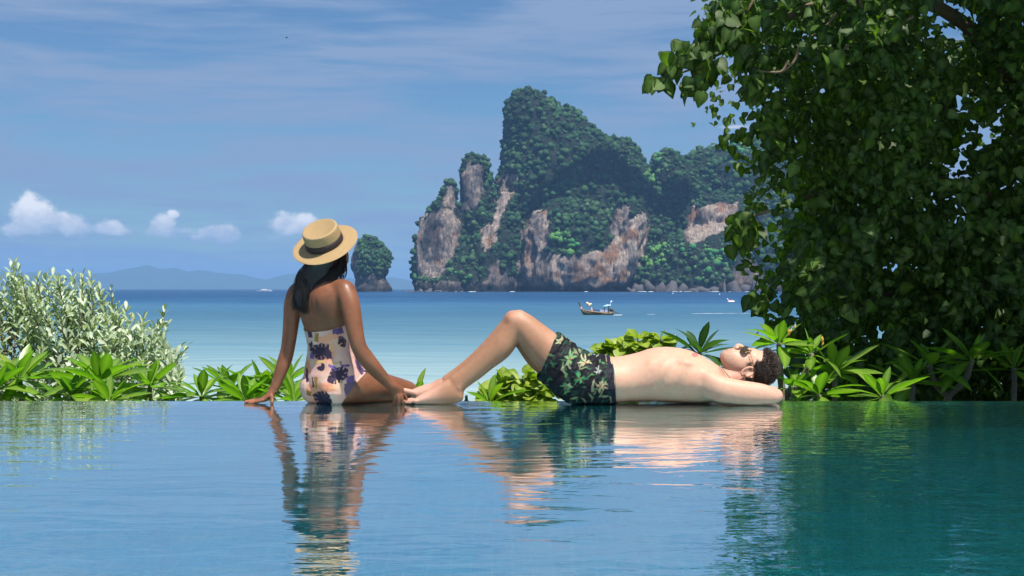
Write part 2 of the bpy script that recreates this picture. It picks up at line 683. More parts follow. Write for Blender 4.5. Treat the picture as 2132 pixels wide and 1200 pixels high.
m_floor = tile_mat('pool_mosaic', (0.004, 0.26, 0.34), (0.008, 0.36, 0.43), 0.058, (0.05, 0.50, 0.54))
m_rim = tile_mat('rim_mosaic', (0.010, 0.20, 0.25), (0.015, 0.27, 0.30), 0.058, (0.10, 0.42, 0.42))
bm = bmesh.new()
v = [bm.verts.new(q) for q in ((-POOL_X, POOL_Y0, FLOOR), (POOL_X, POOL_Y0, FLOOR), (POOL_X, WALL_IN, FLOOR), (-POOL_X, WALL_IN, FLOOR))]
bm.faces.new(v)
tag(link_mesh('pool_floor', bm_mesh('pool_floor', bm), m_floor, smooth=False), kind='structure')
bm = bmesh.new()
for (lo, hi) in (((-POOL_X - 0.3, POOL_Y0, FLOOR - 0.2), (-POOL_X, WALL_IN, 0.02)), ((POOL_X, POOL_Y0, FLOOR - 0.2), (POOL_X + 0.3, WALL_IN, 0.02)),
                 ((-POOL_X - 0.3, POOL_Y0 - 0.3, FLOOR - 0.2), (POOL_X + 0.3, POOL_Y0, 0.02))):
    box(bm, lo, hi)
tag(link_mesh('pool_side_wall', bm_mesh('pool_side_wall', bm), m_rim, smooth=False), kind='structure')
bm = bmesh.new()
box(bm, (-POOL_X - 0.3, WALL_IN + 0.006, FLOOR - 0.2), (POOL_X + 0.3, WALL_OUT - 0.004, -0.010))
edge_wall = tag(link_mesh('pool_edge_wall', bm_mesh('pool_edge_wall', bm), m_rim, smooth=False), kind='structure')
# mosaic tiles on the inner face of the edge wall, top three rows
m_tile, t, out = new_mat('glazed_tile')
oi = t.add('ShaderNodeObjectInfo').outputs['Random']
n = t.noise(t.add('ShaderNodeTexCoord').outputs['Object'], 40.0, 3.0)
c = t.mix(oi, (0.006, 0.12, 0.15), (0.012, 0.20, 0.22))
c = t.mix(t.math('MULTIPLY', n, 0.3), c, (0.02, 0.2, 0.2))
principled(t, out, Base_Color=c, Roughness=0.15)
TS = 0.0575
bm = bmesh.new()
box(bm, (-TS / 2 + 0.002, -0.006, -TS / 2 + 0.002), (TS / 2 - 0.002, 0.0, TS / 2 - 0.002))
tile_me = bm_mesh('tile', bm)
tile_me.materials.append(m_tile)
for r_ in range(3):
    for k in range(-45, 46):
        o = bpy.data.objects.new('tile', tile_me)
        COL.objects.link(o)
        o.parent = edge_wall
        o.location = (k * TS, WALL_IN + 0.0055, -0.012 - TS * (r_ + 0.5))
# grout behind shows pale between the tiles
m_grout = simple_mat('pale_grout', (0.20, 0.46, 0.44), 0.8)
bm = bmesh.new()
box(bm, (-46 * TS, WALL_IN + 0.0025, -0.012 - 3 * TS - 0.002), (46 * TS, WALL_IN + 0.0058, -0.0115))
link_mesh('grout', bm_mesh('grout', bm), m_grout, edge_wall, smooth=False)

# pool water
m_water, t, out = new_mat('pool_water')
co = t.add('ShaderNodeTexCoord').outputs['Object']
x_, y_, z_ = t.sep(co)
big = t.noise(t.comb(t.math('MULTIPLY', x_, 0.9), t.math('MULTIPLY', y_, 1.5), 0.3), 1.0, 2.0, 0.5, 0.4)
rip = t.noise(t.comb(t.math('MULTIPLY', x_, 3.0), t.math('MULTIPLY', y_, 7.5), 0.0), 1.0, 3.0, 0.5, 0.5)
sml = t.noise(t.comb(t.math('MULTIPLY', x_, 13.0), t.math('MULTIPLY', y_, 22.0), 1.0), 1.0, 2.0, 0.5, 0.6)
right = t.maprange(t.math('ADD', x_, t.math('MULTIPLY', big, 0.8)), 0.9, 1.7, 0.10, 1.0)
hgt = t.math('ADD', t.math('MULTIPLY', big, 0.0075), t.math('MULTIPLY', rip, 0.0030))
hgt = t.math('ADD', hgt, t.math('MULTIPLY', t.math('MULTIPLY', sml, 0.0032), right))
nrm = t.bump(hgt, 1.0, 1.0)
rf = t.add('ShaderNodeBsdfRefraction')
rf.inputs['IOR'].default_value = 1.333
rf.inputs['Roughness'].default_value = 0.0
rf.inputs['Color'].default_value = (0.90, 1.0, 1.0, 1)
t.put(rf.inputs['Normal'], nrm)
gs = t.add('ShaderNodeBsdfGlossy')
gs.inputs['Roughness'].default_value = 0.0
gs.inputs['Color'].default_value = (1, 1, 1, 1)
t.put(gs.inputs['Normal'], nrm)
fr = t.add('ShaderNodeFresnel')
fr.inputs['IOR'].default_value = 1.333
t.put(fr.inputs['Normal'], nrm)
mx = t.add('ShaderNodeMixShader')
tp = t.add('ShaderNodeBsdfTransparent')
tp.inputs[0].default_value = (0.90, 1.0, 1.0, 1)
mt = t.add('ShaderNodeMixShader')
mt.inputs[0].default_value = 0.35
t.put(mt.inputs[1], rf.outputs[0])
t.put(mt.inputs[2], tp.outputs[0])
t.put(mx.inputs[0], t.ramp(fr.outputs[0], [(0.0, 0.0), (0.06, 0.1), (0.2, 0.60), (0.33, 0.79), (0.6, 0.91), (1.0, 1.0)]))
t.put(mx.inputs[1], mt.outputs[0])
t.put(mx.inputs[2], gs.outputs[0])
t.put(out.inputs[0], mx.outputs[0])
bm = bmesh.new()
rows = [(POOL_Y0, 0.0), (WALL_IN, 0.0), (WALL_OUT - 0.012, 0.0), (WALL_OUT - 0.003, -0.003), (WALL_OUT + 0.001, -0.010), (WALL_OUT + 0.002, -0.05)]
prev = None
for (yy, zz) in rows:
    cur = [bm.verts.new((-POOL_X - 0.3, yy, zz)), bm.verts.new((POOL_X + 0.3, yy, zz))]
    if prev:
        bm.faces.new((prev[0], prev[1], cur[1], cur[0]))
    prev = cur
me = bpy.data.meshes.new('pool_water')
bm.to_mesh(me)
bm.free()
tag(link_mesh('pool_water', me, m_water, smooth=False), kind='structure')
# stone deck behind the photographer
m_deck = simple_mat('deck_stone', (0.35, 0.32, 0.28), 0.8, 0.2, 4.0, bump=0.3)
bm = bmesh.new()
box(bm, (-40, -40, -0.3), (40, POOL_Y0 - 0.3, 0.05))
tag(link_mesh('pool_deck', bm_mesh('pool_deck', bm), m_deck, smooth=False), kind='structure')

# ------------------------------------------------------------------ karst islands
ISL_Y = 3500.0


def isl_mass(bm, slices, yoff, depth, n=28):
    """stack of level sections: (row, left column, right column[, depth scale])"""
    sts = []
    for s in slices:
        py, l, r_ = s[:3]
        ds = s[3] if len(s) > 3 else 1.0
        Y = ISL_Y + yoff
        a, b = P(l, py, Y), P(r_, py, Y)
        c = (a + b) / 2
        sts.append((c, Vector(((b.x - a.x) / 2, 0, 0)), Vector((0, depth * ds, 0))))
    arr = sts
    loft(bm, arr, n, 4, 0.25)


bm = bmesh.new()
isl_mass(bm, [(380, 934, 942, .12), (400, 921, 949, .3), (425, 909, 951, .5), (440, 888, 955, .7), (480, 872, 962, .9), (540, 866, 975, 1), (612, 862, 985, 1.05)], -60, 70)
isl_mass(bm, [(332, 984, 1006, .25), (345, 963, 1017, .55), (380, 958, 1026, .75), (430, 956, 1035, .85), (500, 950, 1050, .95), (612, 940, 1065, 1)], -20, 85)
isl_mass(bm, [(195, 1090, 1106, .15), (201, 1076, 1126, .35), (216, 1062, 1146, .55), (240, 1053, 1188, .75), (262, 1048, 1224, .85), (290, 1045, 1262, .95), (312, 1044, 1312, 1.05), (345, 1040, 1345, 1.2),
              (390, 1030, 1375, 1.4), (460, 1024, 1420, 1.6), (612, 1010, 1500, 1.8)], 90, 130)
isl_mass(bm, [(302, 1545, 1620, .3), (312, 1500, 1660, .5), (330, 1430, 1720, .7), (345, 1365, 1740, .85), (380, 1345, 1750, 1), (460, 1335, 1760, 1.15), (612, 1325, 1800, 1.3)], 190, 150)
isl_mass(bm, [(318, 1372, 1402, .3), (335, 1358, 1425, .6), (370, 1350, 1450, .9), (440, 1340, 1480, 1.0), (612, 1330, 1500, 1)], 90, 110)
isl_mass(bm, [(231, 1160, 1182, .3), (245, 1150, 1204, .6), (275, 1140, 1228, .9), (330, 1130, 1236, 1.0)], 90, 80)
isl_mass(bm, [(298, 1280, 1302, .3), (308, 1266, 1322, .6), (340, 1250, 1343, .95), (400, 1240, 1350, 1.0)], 100, 90)
# front buttress with the pale cliff
isl_mass(bm, [(425, 1150, 1230, .3), (442, 1118, 1262, .55), (470, 1098, 1290, .8), (510, 1091, 1312, .95), (560, 1088, 1312, 1.05), (596, 1092, 1296, 1.0), (612, 1096, 1286, .96)], -150, 105)
isl_mass(bm, [(432, 1286, 1316, .3), (455, 1276, 1338, .6), (500, 1266, 1340, .8), (560, 1240, 1322, .95), (600, 1200, 1300, 1.0), (612, 1200, 1296, .98)], -175, 75)
# left foot slope
isl_mass(bm, [(455, 1000, 1085, .4), (500, 975, 1095, .7), (545, 935, 1105, .9), (580, 885, 1112, 1.1), (612, 852, 1118, 1.2)], -110, 75)
isl_mass(bm, [(400, 1036, 1072, .5), (450, 1022, 1070, .8), (520, 1012, 1066, 1.0), (612, 1008, 1060, 1.05)], -95, 50)
# right cliff and slope
isl_mass(bm, [(418, 1432, 1560, .6), (440, 1422, 1600, .9), (490, 1418, 1640, 1.0), (612, 1400, 1700, 1.1)], -10, 120)
isl_mass(bm, [(478, 1440, 1560, .5), (500, 1385, 1640, .8), (540, 1345, 1690, 1.0), (580, 1318, 1720, 1.15), (612, 1306, 1740, 1.25)], -120, 105)
isl_me = remesh(bm, 5.0, 3, 'rock')
co = coords(isl_me)
nr = normals(isl_me)
amp = fbm(co, 1 / 95.0, 4, 1)
fine_ = fbm(co, 1 / 24.0, 4, 2)
rib = np.array([mnoise.fractal(Vector((c_[0] * 0.045, c_[1] * 0.045, c_[2] * 0.010)), 0.8, 2.0, 4) for c_ in co])
cut = np.clip((20 - (co[:, 2] - SEA)) / 20, 0, 1)            # wave notch at the foot
co2 = co + nr * (amp * 9 + fine_ * 4.5 + rib * 9 - cut * 7)[:, None]
set_coords(isl_me, co2)

ROCK = [
    [(905, 438), (950, 436), (962, 470), (948, 520), (925, 560), (903, 585), (872, 585), (866, 545), (868, 480), (885, 450)],
    [(925, 395), (945, 385), (950, 430), (925, 432)],
    [(958, 345), (985, 335), (1004, 360), (1008, 400), (990, 435), (956, 440)],
    [(1036, 375), (1074, 362), (1075, 405), (1052, 430), (1040, 470), (1028, 515), (1016, 500), (1030, 440)],
    [(1003, 478), (1026, 468), (1024, 505), (1010, 520), (1003, 500)],
    [(1040, 545), (1016, 560), (1012, 602), (1084, 602), (1082, 580), (1050, 570)],
    [(1084, 475), (1106, 442), (1140, 438), (1146, 480), (1136, 515), (1150, 532), (1200, 536), (1250, 522), (1280, 495), (1300, 458), (1342, 445), (1352, 485), (1330, 552), (1308, 604), (1080, 604)],
    [(1272, 452), (1290, 428), (1312, 432), (1312, 470), (1290, 500), (1272, 490)],
    [(1422, 452), (1445, 432), (1538, 422), (1536, 462), (1508, 480), (1478, 488), (1446, 504), (1424, 490)],
    [(1530, 548), (1552, 540), (1590, 560), (1590, 606), (1530, 600)],
    [(1036, 225), (1050, 222), (1047, 300), (1046, 345), (1034, 345)],
    [(800, 592), (1700, 592), (1700, 640), (800, 640)],
]
px, py = to_px(co2)
jx = px + fbm(co2, 1 / 30.0, 3, 5) * 9
jy = py + fbm(co2, 1 / 30.0, 3, 6) * 9
rock = np.zeros(len(co2), dtype=bool)
for pl in ROCK:
    rock |= inside(pl, jx, jy)
nr2 = normals(isl_me)
rock &= (nr2[:, 1] < 0.35)
# rock colour: grey weathered limestone, pale and rust-stained where the face is fresh
st = np.array([mnoise.fractal(Vector((c_[0] * 0.03, c_[1] * 0.03, c_[2] * 0.006)), 0.8, 2.0, 5) for c_ in co2])
st2 = fbm(co2, 1 / 45.0, 5, 9)
st3 = fbm(co2, 1 / 12.0, 3, 11)
grey = np.array((0.17, 0.16, 0.165))
pale = np.array((0.88, 0.70, 0.55))
rust = np.array((0.50, 0.22, 0.09))
fresh = np.zeros(len(co2))
for pl in (ROCK[6], ROCK[8], ROCK[3], ROCK[4]):
    fresh = np.maximum(fresh, inside(pl, jx, jy).astype(float))
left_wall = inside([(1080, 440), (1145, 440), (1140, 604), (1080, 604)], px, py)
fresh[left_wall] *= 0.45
fresh[inside(ROCK[7], jx, jy)] = 0.25
fresh[inside(ROCK[0], jx, jy)] = 0.42
tmix = np.clip(0.1 + fresh * 0.85 + st * 0.6 + st3 * 0.4, 0, 1)
rc = lerp(grey, pale, tmix)
rc = lerp(rc, rust, np.clip((st2 - 0.04) * 2.2, 0, 0.8) * np.clip(fresh + 0.25, 0, 1))
rc *= (1 - 0.45 * np.clip(-st * 1.5, 0, 1))[:, None]
foot_dark = sstep(20, 9, co2[:, 2] - SEA)
rc = lerp(rc, (0.035, 0.033, 0.035), foot_dark * 0.9)  # rock turns darker towards the waterline
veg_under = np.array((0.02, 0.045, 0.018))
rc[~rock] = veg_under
set_col(isl_me, rc)
m_rock, t, out = new_mat('limestone')
c = t.add('ShaderNodeAttribute', attribute_name='Col').outputs['Color']
tco = t.add('ShaderNodeTexCoord').outputs['Object']
n = t.noise(t.vmath('MULTIPLY', tco, (1.0, 1.0, 0.35)), 0.14, 6.0, 0.7)
c = t.mix(t.maprange(n, 0.38, 0.60), t.mix(1.0, c, (0.42, 0.42, 0.46), 'MULTIPLY'), c)
nv = t.noise(t.vmath('MULTIPLY', tco, (1.0, 1.0, 0.12)), 0.32, 5.0, 0.75)
c = t.mix(t.maprange(nv, 0.34, 0.52), t.mix(1.0, c, (0.46, 0.44, 0.46), 'MULTIPLY'), c)
nh_ = t.noise(tco, 0.75, 3.0, 0.7)
c = t.mix(t.maprange(nh_, 0.36, 0.48), t.mix(1.0, c, (0.66, 0.64, 0.66), 'MULTIPLY'), c)
p = principled(t, out, Base_Color=c, Roughness=0.95)
t.put(p.inputs['Normal'], t.bump(t.math('ADD', n, nv), 1.0, 12.0))
island = empty('karst_island', P(1200, 607, ISL_Y))
tag(island, 'tall limestone island with a domed peak, cliffs and jungle behind the longtail boat', 'island', kind='thing')
link_mesh('rock', isl_me, m_rock, island)

# forest: many rounded crowns standing on the slopes
ico = bmesh.new()
bmesh.ops.create_icosphere(ico, subdivisions=2, radius=1.0)
IV = np.array([v_.co[:] for v_ in ico.verts])
IF = np.array([[v_.index for v_ in f.verts] for f in ico.faces])
ico.free()
ico = bmesh.new()
bmesh.ops.create_icosphere(ico, subdivisions=1, radius=1.0)
IV1 = np.array([v_.co[:] for v_ in ico.verts])
IF1 = np.array([[v_.index for v_ in f.verts] for f in ico.faces])
ico.free()
CROWN_T = []
for k in range(6):
    rr = np.random.default_rng(40 + k)
    q = np.array([1 + 0.55 * mnoise.fractal(Vector(v_) * 1.9 + Vector((k * 5.1, 0, 0)), 0.8, 2.0, 3) for v_ in IV1])
    CROWN_T.append(IV1 * (q + rr.normal(0, 0.12, len(IV1)))[:, None])


def tri_points(me, count, ok):
    me.calc_loop_triangles()
    tr = np.empty(len(me.loop_triangles) * 3, dtype=np.int32)
    me.loop_triangles.foreach_get('vertices', tr)
    tr = tr.reshape(-1, 3)
    cc = coords(me)
    tr = tr[ok[tr].all(axis=1)]
    a, b, c_ = cc[tr[:, 0]], cc[tr[:, 1]], cc[tr[:, 2]]
    nn = np.cross(b - a, c_ - a)
    ar = np.linalg.norm(nn, axis=1) / 2
    cdf = np.cumsum(ar)
    i = np.searchsorted(cdf, rng.random(count) * cdf[-1])
    u, v_ = rng.random(count), rng.random(count)
    f = u + v_ > 1
    u[f], v_[f] = 1 - u[f], 1 - v_[f]
    pts = a[i] + (b[i] - a[i]) * u[:, None] + (c_[i] - a[i]) * v_[:, None]
    return pts, nn[i] / (np.linalg.norm(nn[i], axis=1)[:, None] + 1e-9)


def forest_mesh(name, pts, nrm, rmin, rmax, rnd):
    allv, allf, allr, base = [], [], [], 0
    n = len(pts)
    sizes = rmin + (rmax - rmin) * rng.random(n) ** 2.4
    for i in range(n):
        tv = CROWN_T[i % 6]
        s = sizes[i]
        a = rng.random() * 6.283
        ca, sa = math.cos(a), math.sin(a)
        x = tv[:, 0] * ca - tv[:, 1] * sa
        y = tv[:, 0] * sa + tv[:, 1] * ca
        vv = np.c_[x * s, y * s, tv[:, 2] * s * (0.75 + 0.3 * rng.random())] + pts[i] + nrm[i] * s * 0.25 + np.array((0, 0, s * 0.25))
        allv.append(vv)
        allf.append(IF1 + base)
        base += len(tv)
        allr.append(np.full(len(tv), rnd[i]))
    me = mesh_big(name, np.vstack(allv), np.vstack(allf))
    set_float(me, np.concatenate(allr))
    return me


m_forest, t, out = new_mat('jungle_canopy')
rn = t.add('ShaderNodeAttribute', attribute_name='rnd').outputs['Fac']
tco = t.add('ShaderNodeTexCoord').outputs['Object']
n = t.noise(tco, 0.35, 5.0, 0.7)
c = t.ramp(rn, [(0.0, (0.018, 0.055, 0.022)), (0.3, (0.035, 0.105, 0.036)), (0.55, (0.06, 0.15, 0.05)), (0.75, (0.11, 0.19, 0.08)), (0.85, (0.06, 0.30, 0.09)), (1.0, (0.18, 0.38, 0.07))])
c = t.mix(t.maprange(n, 0.38, 0.62), t.mix(1.0, c, (0.35, 0.4, 0.4), 'MULTIPLY'), c)
p = principled(t, out, Base_Color=c, Roughness=0.75)
p.inputs['Specular IOR Level'].default_value = 0.2
t.put(p.inputs['Normal'], t.bump(n, 1.0, 3.5))

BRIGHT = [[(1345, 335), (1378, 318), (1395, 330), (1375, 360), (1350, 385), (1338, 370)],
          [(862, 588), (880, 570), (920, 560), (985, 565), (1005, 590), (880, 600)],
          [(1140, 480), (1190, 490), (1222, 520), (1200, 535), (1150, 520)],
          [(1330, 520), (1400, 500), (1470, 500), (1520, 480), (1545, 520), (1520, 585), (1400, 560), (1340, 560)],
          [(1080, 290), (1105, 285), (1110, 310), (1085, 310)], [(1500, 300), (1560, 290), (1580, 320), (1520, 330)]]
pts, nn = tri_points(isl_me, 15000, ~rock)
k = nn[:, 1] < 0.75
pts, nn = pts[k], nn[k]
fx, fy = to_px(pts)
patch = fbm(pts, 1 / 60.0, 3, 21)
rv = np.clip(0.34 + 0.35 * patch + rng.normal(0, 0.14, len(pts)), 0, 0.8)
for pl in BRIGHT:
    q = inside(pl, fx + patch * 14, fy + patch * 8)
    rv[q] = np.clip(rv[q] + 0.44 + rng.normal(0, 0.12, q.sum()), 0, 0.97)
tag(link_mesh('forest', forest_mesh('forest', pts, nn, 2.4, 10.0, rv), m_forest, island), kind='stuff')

# small sea stack to the left
bm = bmesh.new()
isl_mass(bm, [(500, 760, 782, .3), (510, 745, 796, .6), (525, 735, 806, .85), (545, 731, 811, 1), (565, 734, 806, 1), (580, 738, 802, 1), (600, 741, 815, 1.05), (610, 740, 817, 1.1)], -100, 42)
st_me = remesh(bm, 3.0, 2, 'rock')
co = coords(st_me)
nr = normals(st_me)
set_coords(st_me, co + nr * (fbm(co, 1 / 40.0, 4, 3) * 5 + fbm(co, 1 / 14.0, 4, 4) * 3.5)[:, None])
co = coords(st_me)
px, py = to_px(co)
wob_ = fbm(co, 1 / 25.0, 3, 6)
rk = (py + wob_ * 12 > 574) | (px + wob_ * 6 < 742)
rc = lerp((0.11, 0.105, 0.11), (0.42, 0.35, 0.30), np.clip(0.35 + fbm(co, 1 / 18.0, 4, 8) * 0.9 - (px - 740) / 160.0, 0, 1))
rc = lerp(rc, (0.04, 0.04, 0.042), sstep(10, 4, co[:, 2] - SEA))
rc[~rk] = veg_under
set_col(st_me, rc)
stack = empty('sea_stack', P(775, 607, ISL_Y - 100))
tag(stack, 'small round-topped rock islet overgrown with green beside the straw hat', 'islet', kind='thing')
link_mesh('rock', st_me, m_rock, stack)
pts, nn = tri_points(st_me, 420, ~rk)
rv = np.clip(0.42 + 0.3 * fbm(pts, 1 / 30.0, 2, 3) + rng.normal(0, 0.1, len(pts)), 0, 0.8)
tag(link_mesh('forest', forest_mesh('forest', pts, nn, 3.5, 7.5, rv), m_forest, stack), kind='stuff')

# boulders and surf along the foot of the island
m_boulder = simple_mat('dark_shore_rock', (0.07, 0.065, 0.07), 0.9, 0.4, 0.2, bump=0.6)
B_ROCKS = [(845, 6, 3), (858, 9, 4), (874, 11, 4), (893, 10, 4.5), (912, 12, 5), (935, 10, 4), (958, 12, 5), (1330, 12, 10), (1352, 13, 12), (1376, 14, 13), (1398, 12, 17), (1420, 13, 12),
           (1444, 12, 10), (1462, 13, 13), (1486, 14, 11), (1508, 12, 12), (1530, 12, 16), (1552, 13, 15), (1574, 12, 18), (1314, 12, 8)]
for i, (bx, rw, rh) in enumerate(B_ROCKS):
    q = np.array([1 + 0.95 * mnoise.fractal(Vector(v_) * 1.25 + Vector((i * 3.7, 0, 0)), 0.8, 2.0, 4) for v_ in IV])
    yb = ISL_Y - (190 if bx < 1000 else 262) + rng.uniform(-14, 14)
    rw, rh = rw * rng.uniform(.7, 1.3), rh * rng.uniform(.55, 1.25)
    ctr = P(bx, 605, yb)
    s_ = yb / F
    vv = IV * q[:, None] * np.array((rw * s_, 12, rh * 1.35 * s_))
    vv[:, 2] += -1.0
    o = link_mesh('shore_rock', mesh_big('shore_rock', vv, IF), m_boulder)
    o.location = (ctr.x, yb, SEA)
    side = 'left of the tall cliff' if bx < 1000 else 'right of the pale cliff'
    order = i + 1 if bx < 1000 else i - 6
    words = ['first', 'second', 'third', 'fourth', 'fifth', 'sixth', 'seventh', 'eighth', 'ninth', 'tenth', 'eleventh', 'twelfth', 'thirteenth']
    if bx == 1314:
        tag(o, 'dark shore rock directly at the right end of the pale cliff foot', 'rock', 'dark rocks along the island shore')
    else:
        tag(o, f'{words[order - 1]} dark shore rock from the left in the row {side}', 'rock', 'dark rocks along the island shore')
m_foam = simple_mat('white_surf', (0.75, 0.8, 0.82), 0.6, 0.1, 0.5)
allv, allf, b0 = [], [], 0
for i in range(34):
    bx = 1320 + rng.random() * 270 if i < 28 else 840 + rng.random() * 470
    yb = ISL_Y - (278 if bx > 1305 else 262)
    c_ = P(bx, 607, yb)
    s_ = yb / F
    vv = IV1 * np.array((rng.uniform(2, 8) * s_, 5, rng.uniform(0.3, 0.8) * s_)) * (1 + rng.normal(0, 0.12, (len(IV1), 1))) + np.array((c_.x, yb, SEA + 0.3))
    allv.append(vv)
    allf.append(IF1 + b0)
    b0 += len(IV1)
tag(link_mesh('surf', mesh_big('surf', np.vstack(allv), np.vstack(allf)), m_foam), 'broken white surf along the foot of the island', 'surf', kind='stuff')

# far mountain range on the horizon
m_mount = simple_mat('far_forest', (0.03, 0.06, 0.04), 0.9, 0.3, 0.0006)
MY = 30000.0
prof = [(-260, 590), (-120, 566), (0, 565), (40, 570), (90, 566), (140, 572), (190, 570), (235, 568), (262, 562), (285, 558), (305, 554), (312, 553), (325, 558), (345, 560), (365, 558), (392, 566), (415, 563), (440, 566),
        (470, 570), (505, 572), (530, 578), (560, 582), (590, 574), (620, 570), (660, 575), (700, 578), (760, 582), (820, 578), (850, 584), (900, 592), (960, 600), (1000, 603)]
pr = catmull(prof, 5)
verts, faces = [], []
ROWS = 7
for i, (mx, my) in enumerate(pr):
    my += 1.6 * mnoise.fractal(Vector((mx * 0.05, 3.0, 0)), 0.8, 2.0, 4)
    top = P(mx, min(my, 602), MY)
    hgt_ = max(2.0, top.z - SEA)
    for j in range(ROWS):
        q = j / (ROWS - 1)
        wob_ = 350 * mnoise.noise(Vector((mx * 0.03, q * 3, 1))) * q * (1 - q) * 2
        verts.append((top.x, MY - 3000 * (1 - q) + wob_, SEA - 5 + (hgt_ + 5) * (math.sin(q * math.pi / 2) ** 1.2)))
    verts.append((top.x, MY + 2500, SEA - 5))
nr_ = ROWS + 1
for i in range(len(pr) - 1):
    for j in range(ROWS):
        faces.append((i * nr_ + j, (i + 1) * nr_ + j, (i + 1) * nr_ + j + 1, i * nr_ + j + 1))
# unseen cumulus added above the view to shade the island's middle slopes
m_shade_cloud = simple_mat('shade_cloud_white', (0.8, 0.8, 0.8), 1.0, 0.03, 0.01)
bm = bmesh.new()
ctr = P(1262, 430, ISL_Y - 30) + SUN_DIR * (820.0 / SUN_DIR.z)
for (dx, dy, rx, ry, rz) in ((0, 0, 95, 40, 26), (-75, -22, 80, 22, 18), (-140, -38, 70, 14, 14), (90, -4, 95, 26, 20), (170, 12, 90, 26, 18), (60, 26, 50, 26, 20), (-20, 30, 40, 22, 18)):
    ball(bm, ctr + Vector((dx, dy, 0)), rx, ry, rz)
cl_me = remesh(bm, 6.0, 2, 'shade_cloud')
co = coords(cl_me)
nr = normals(cl_me)
set_coords(cl_me, co + nr * (fbm(co, 1 / 40.0, 4, 7) * 14)[:, None])
tag(link_mesh('shade_cloud', cl_me, m_shade_cloud), 'unseen white cumulus added above the island to shade its slopes', 'shade_cloud', kind='stuff')
tag(link_mesh('hills', mesh_np('hills', verts, faces), m_mount), 'long blue mountain range far out on the horizon', kind='structure')

# ------------------------------------------------------------------ boats and marks on the sea
def sea_pt(px, py):
    """spot on the sea surface"""
    Y = (H - SEA) * F / (py - HY)
    return Vector(((px - 1066) / F * Y, Y, SEA))


m_wood = simple_mat('boat_timber', (0.09, 0.075, 0.045), 0.6, 0.3, 1.5)
m_ochre = simple_mat('boat_ochre_paint', (0.42, 0.24, 0.07), 0.5)
m_darkm = simple_mat('engine_iron', (0.03, 0.035, 0.045), 0.5)
m_canvas = simple_mat('pale_blue_canvas', (0.45, 0.68, 0.78), 0.8)
m_wht = simple_mat('white_paint', (0.8, 0.82, 0.84), 0.4, 0.05)
m_pink = simple_mat('pink_cloth', (0.75, 0.33, 0.28), 0.7)
m_navy = simple_mat('navy_tarpaulin', (0.035, 0.05, 0.13), 0.7)
m_lilac = simple_mat('lilac_bench_paint', (0.42, 0.42, 0.62), 0.6)

base = sea_pt(1243, 656)
k = base.y / F
boat = empty('longtail_boat', base)
tag(boat, 'wooden longtail boat with tall prow and pale blue canopy under way', 'boat')


def bp(px, py, dy=0.0):
    """point on the boat: columns and rows of the side view, dy towards the far side"""
    return Vector(((px - 1066) * k, base.y + dy, SEA + (656.5 - py) * k))


bm = bmesh.new()
rows_ = []
for (cx, top, bot, wd) in ((1209, 642, 646, .12), (1213, 646, 655, .35), (1220, 648, 658, .6), (1232, 649.5, 659, .85), (1246, 651, 659, .95), (1260, 652, 659, .95), (1272, 652, 658.5, .8), (1278, 651, 657.5, .6)):
    ring_ = []
    for q in range(9):
        a = math.pi * q / 8
        ring_.append(bm.verts.new(bp(cx, top + (bot - top) * math.sin(a) ** 0.7, math.cos(a) * wd)))
    rows_.append(ring_)
for a, b in zip(rows_, rows_[1:]):
    for q in range(8):
        bm.faces.new((a[q], a[q + 1], b[q + 1], b[q]))
    bm.faces.new((a[0], b[0], b[8], a[8]))
bm.faces.new(rows_[0])
bm.faces.new(rows_[-1][::-1])
hull = link_mesh('hull', bm_mesh('hull', bm), m_wood, boat)
bm = bmesh.new()
for s_ in (-1, 1):
    tube(bm, [(bp(1210, 644, s_ * .14), .07), (bp(1222, 648, s_ * .62), .08), (bp(1246, 651, s_ * .98), .08), (bp(1277, 651, s_ * .64), .08)], n=6)
link_mesh('gunwale', bm_mesh('gunwale', bm), m_ochre, hull)
bm = bmesh.new()
tube(bm, [(bp(1213, 650), .28, .4), (bp(1210, 643), .22, .45), (bp(1207, 635), .18, .5), (bp(1204.5, 630), .22, .4)], n=8, ref=Vector((1, 0, 0)))
prow = link_mesh('prow', bm_mesh('prow', bm), m_wood, boat)
bm = bmesh.new()
tube(bm, [(bp(1210.3, 644), .27), (bp(1209.5, 641.5), .27)], n=10, ref=Vector((1, 0, 0)))
link_mesh('garland', bm_mesh('garland', bm), m_pink, prow)
bm = bmesh.new()
for i in range(9):
    a = i * 0.7
    ball(bm, bp(1226 + 4 * math.cos(a), 634 + 2.4 * math.sin(a * 1.7), .3 * math.sin(a * 2.3)), .32, .25, .26)
tube(bm, [(bp(1226, 651), .05), (bp(1226, 632), .05)], n=6)
link_mesh('flower_pole', bm_mesh('flower_pole', bm), simple_mat('cream_flowers', (0.75, 0.62, 0.42), 0.7, 0.3, 3.0), boat)
bm = bmesh.new()
cp = [bp(1256, 638, -.9), bp(1272, 635.5, -.9), bp(1272, 635.5, .9), bp(1256, 638, .9), bp(1264, 635, 0)]
vs = [bm.verts.new(q) for q in cp] + [bm.verts.new(q - Vector((0, 0, .16))) for q in cp[:4]]
for a, b in ((0, 1), (1, 2), (2, 3), (3, 0)):
    bm.faces.new((vs[a], vs[b], vs[4]))
for a, b in ((5, 6), (6, 7), (7, 8), (8, 5)):
    bm.faces.new((vs[a - 5], vs[b - 5], vs[b], vs[a]))
bm.faces.new((vs[8], vs[7], vs[6], vs[5]))
canopy = link_mesh('canopy', bm_mesh('canopy', bm), m_canvas, boat, smooth=False)
for (cx, dy) in ((1258, -.8), (1258, .8), (1267, -.8), (1267, .8)):
    bm = bmesh.new()
    tube(bm, [(bp(cx, 653, dy), .09), (bp(cx, 637.5, dy), .07)], n=6)
    link_mesh('canopy_post', bm_mesh('canopy_post', bm), m_darkm, boat)
bm = bmesh.new()
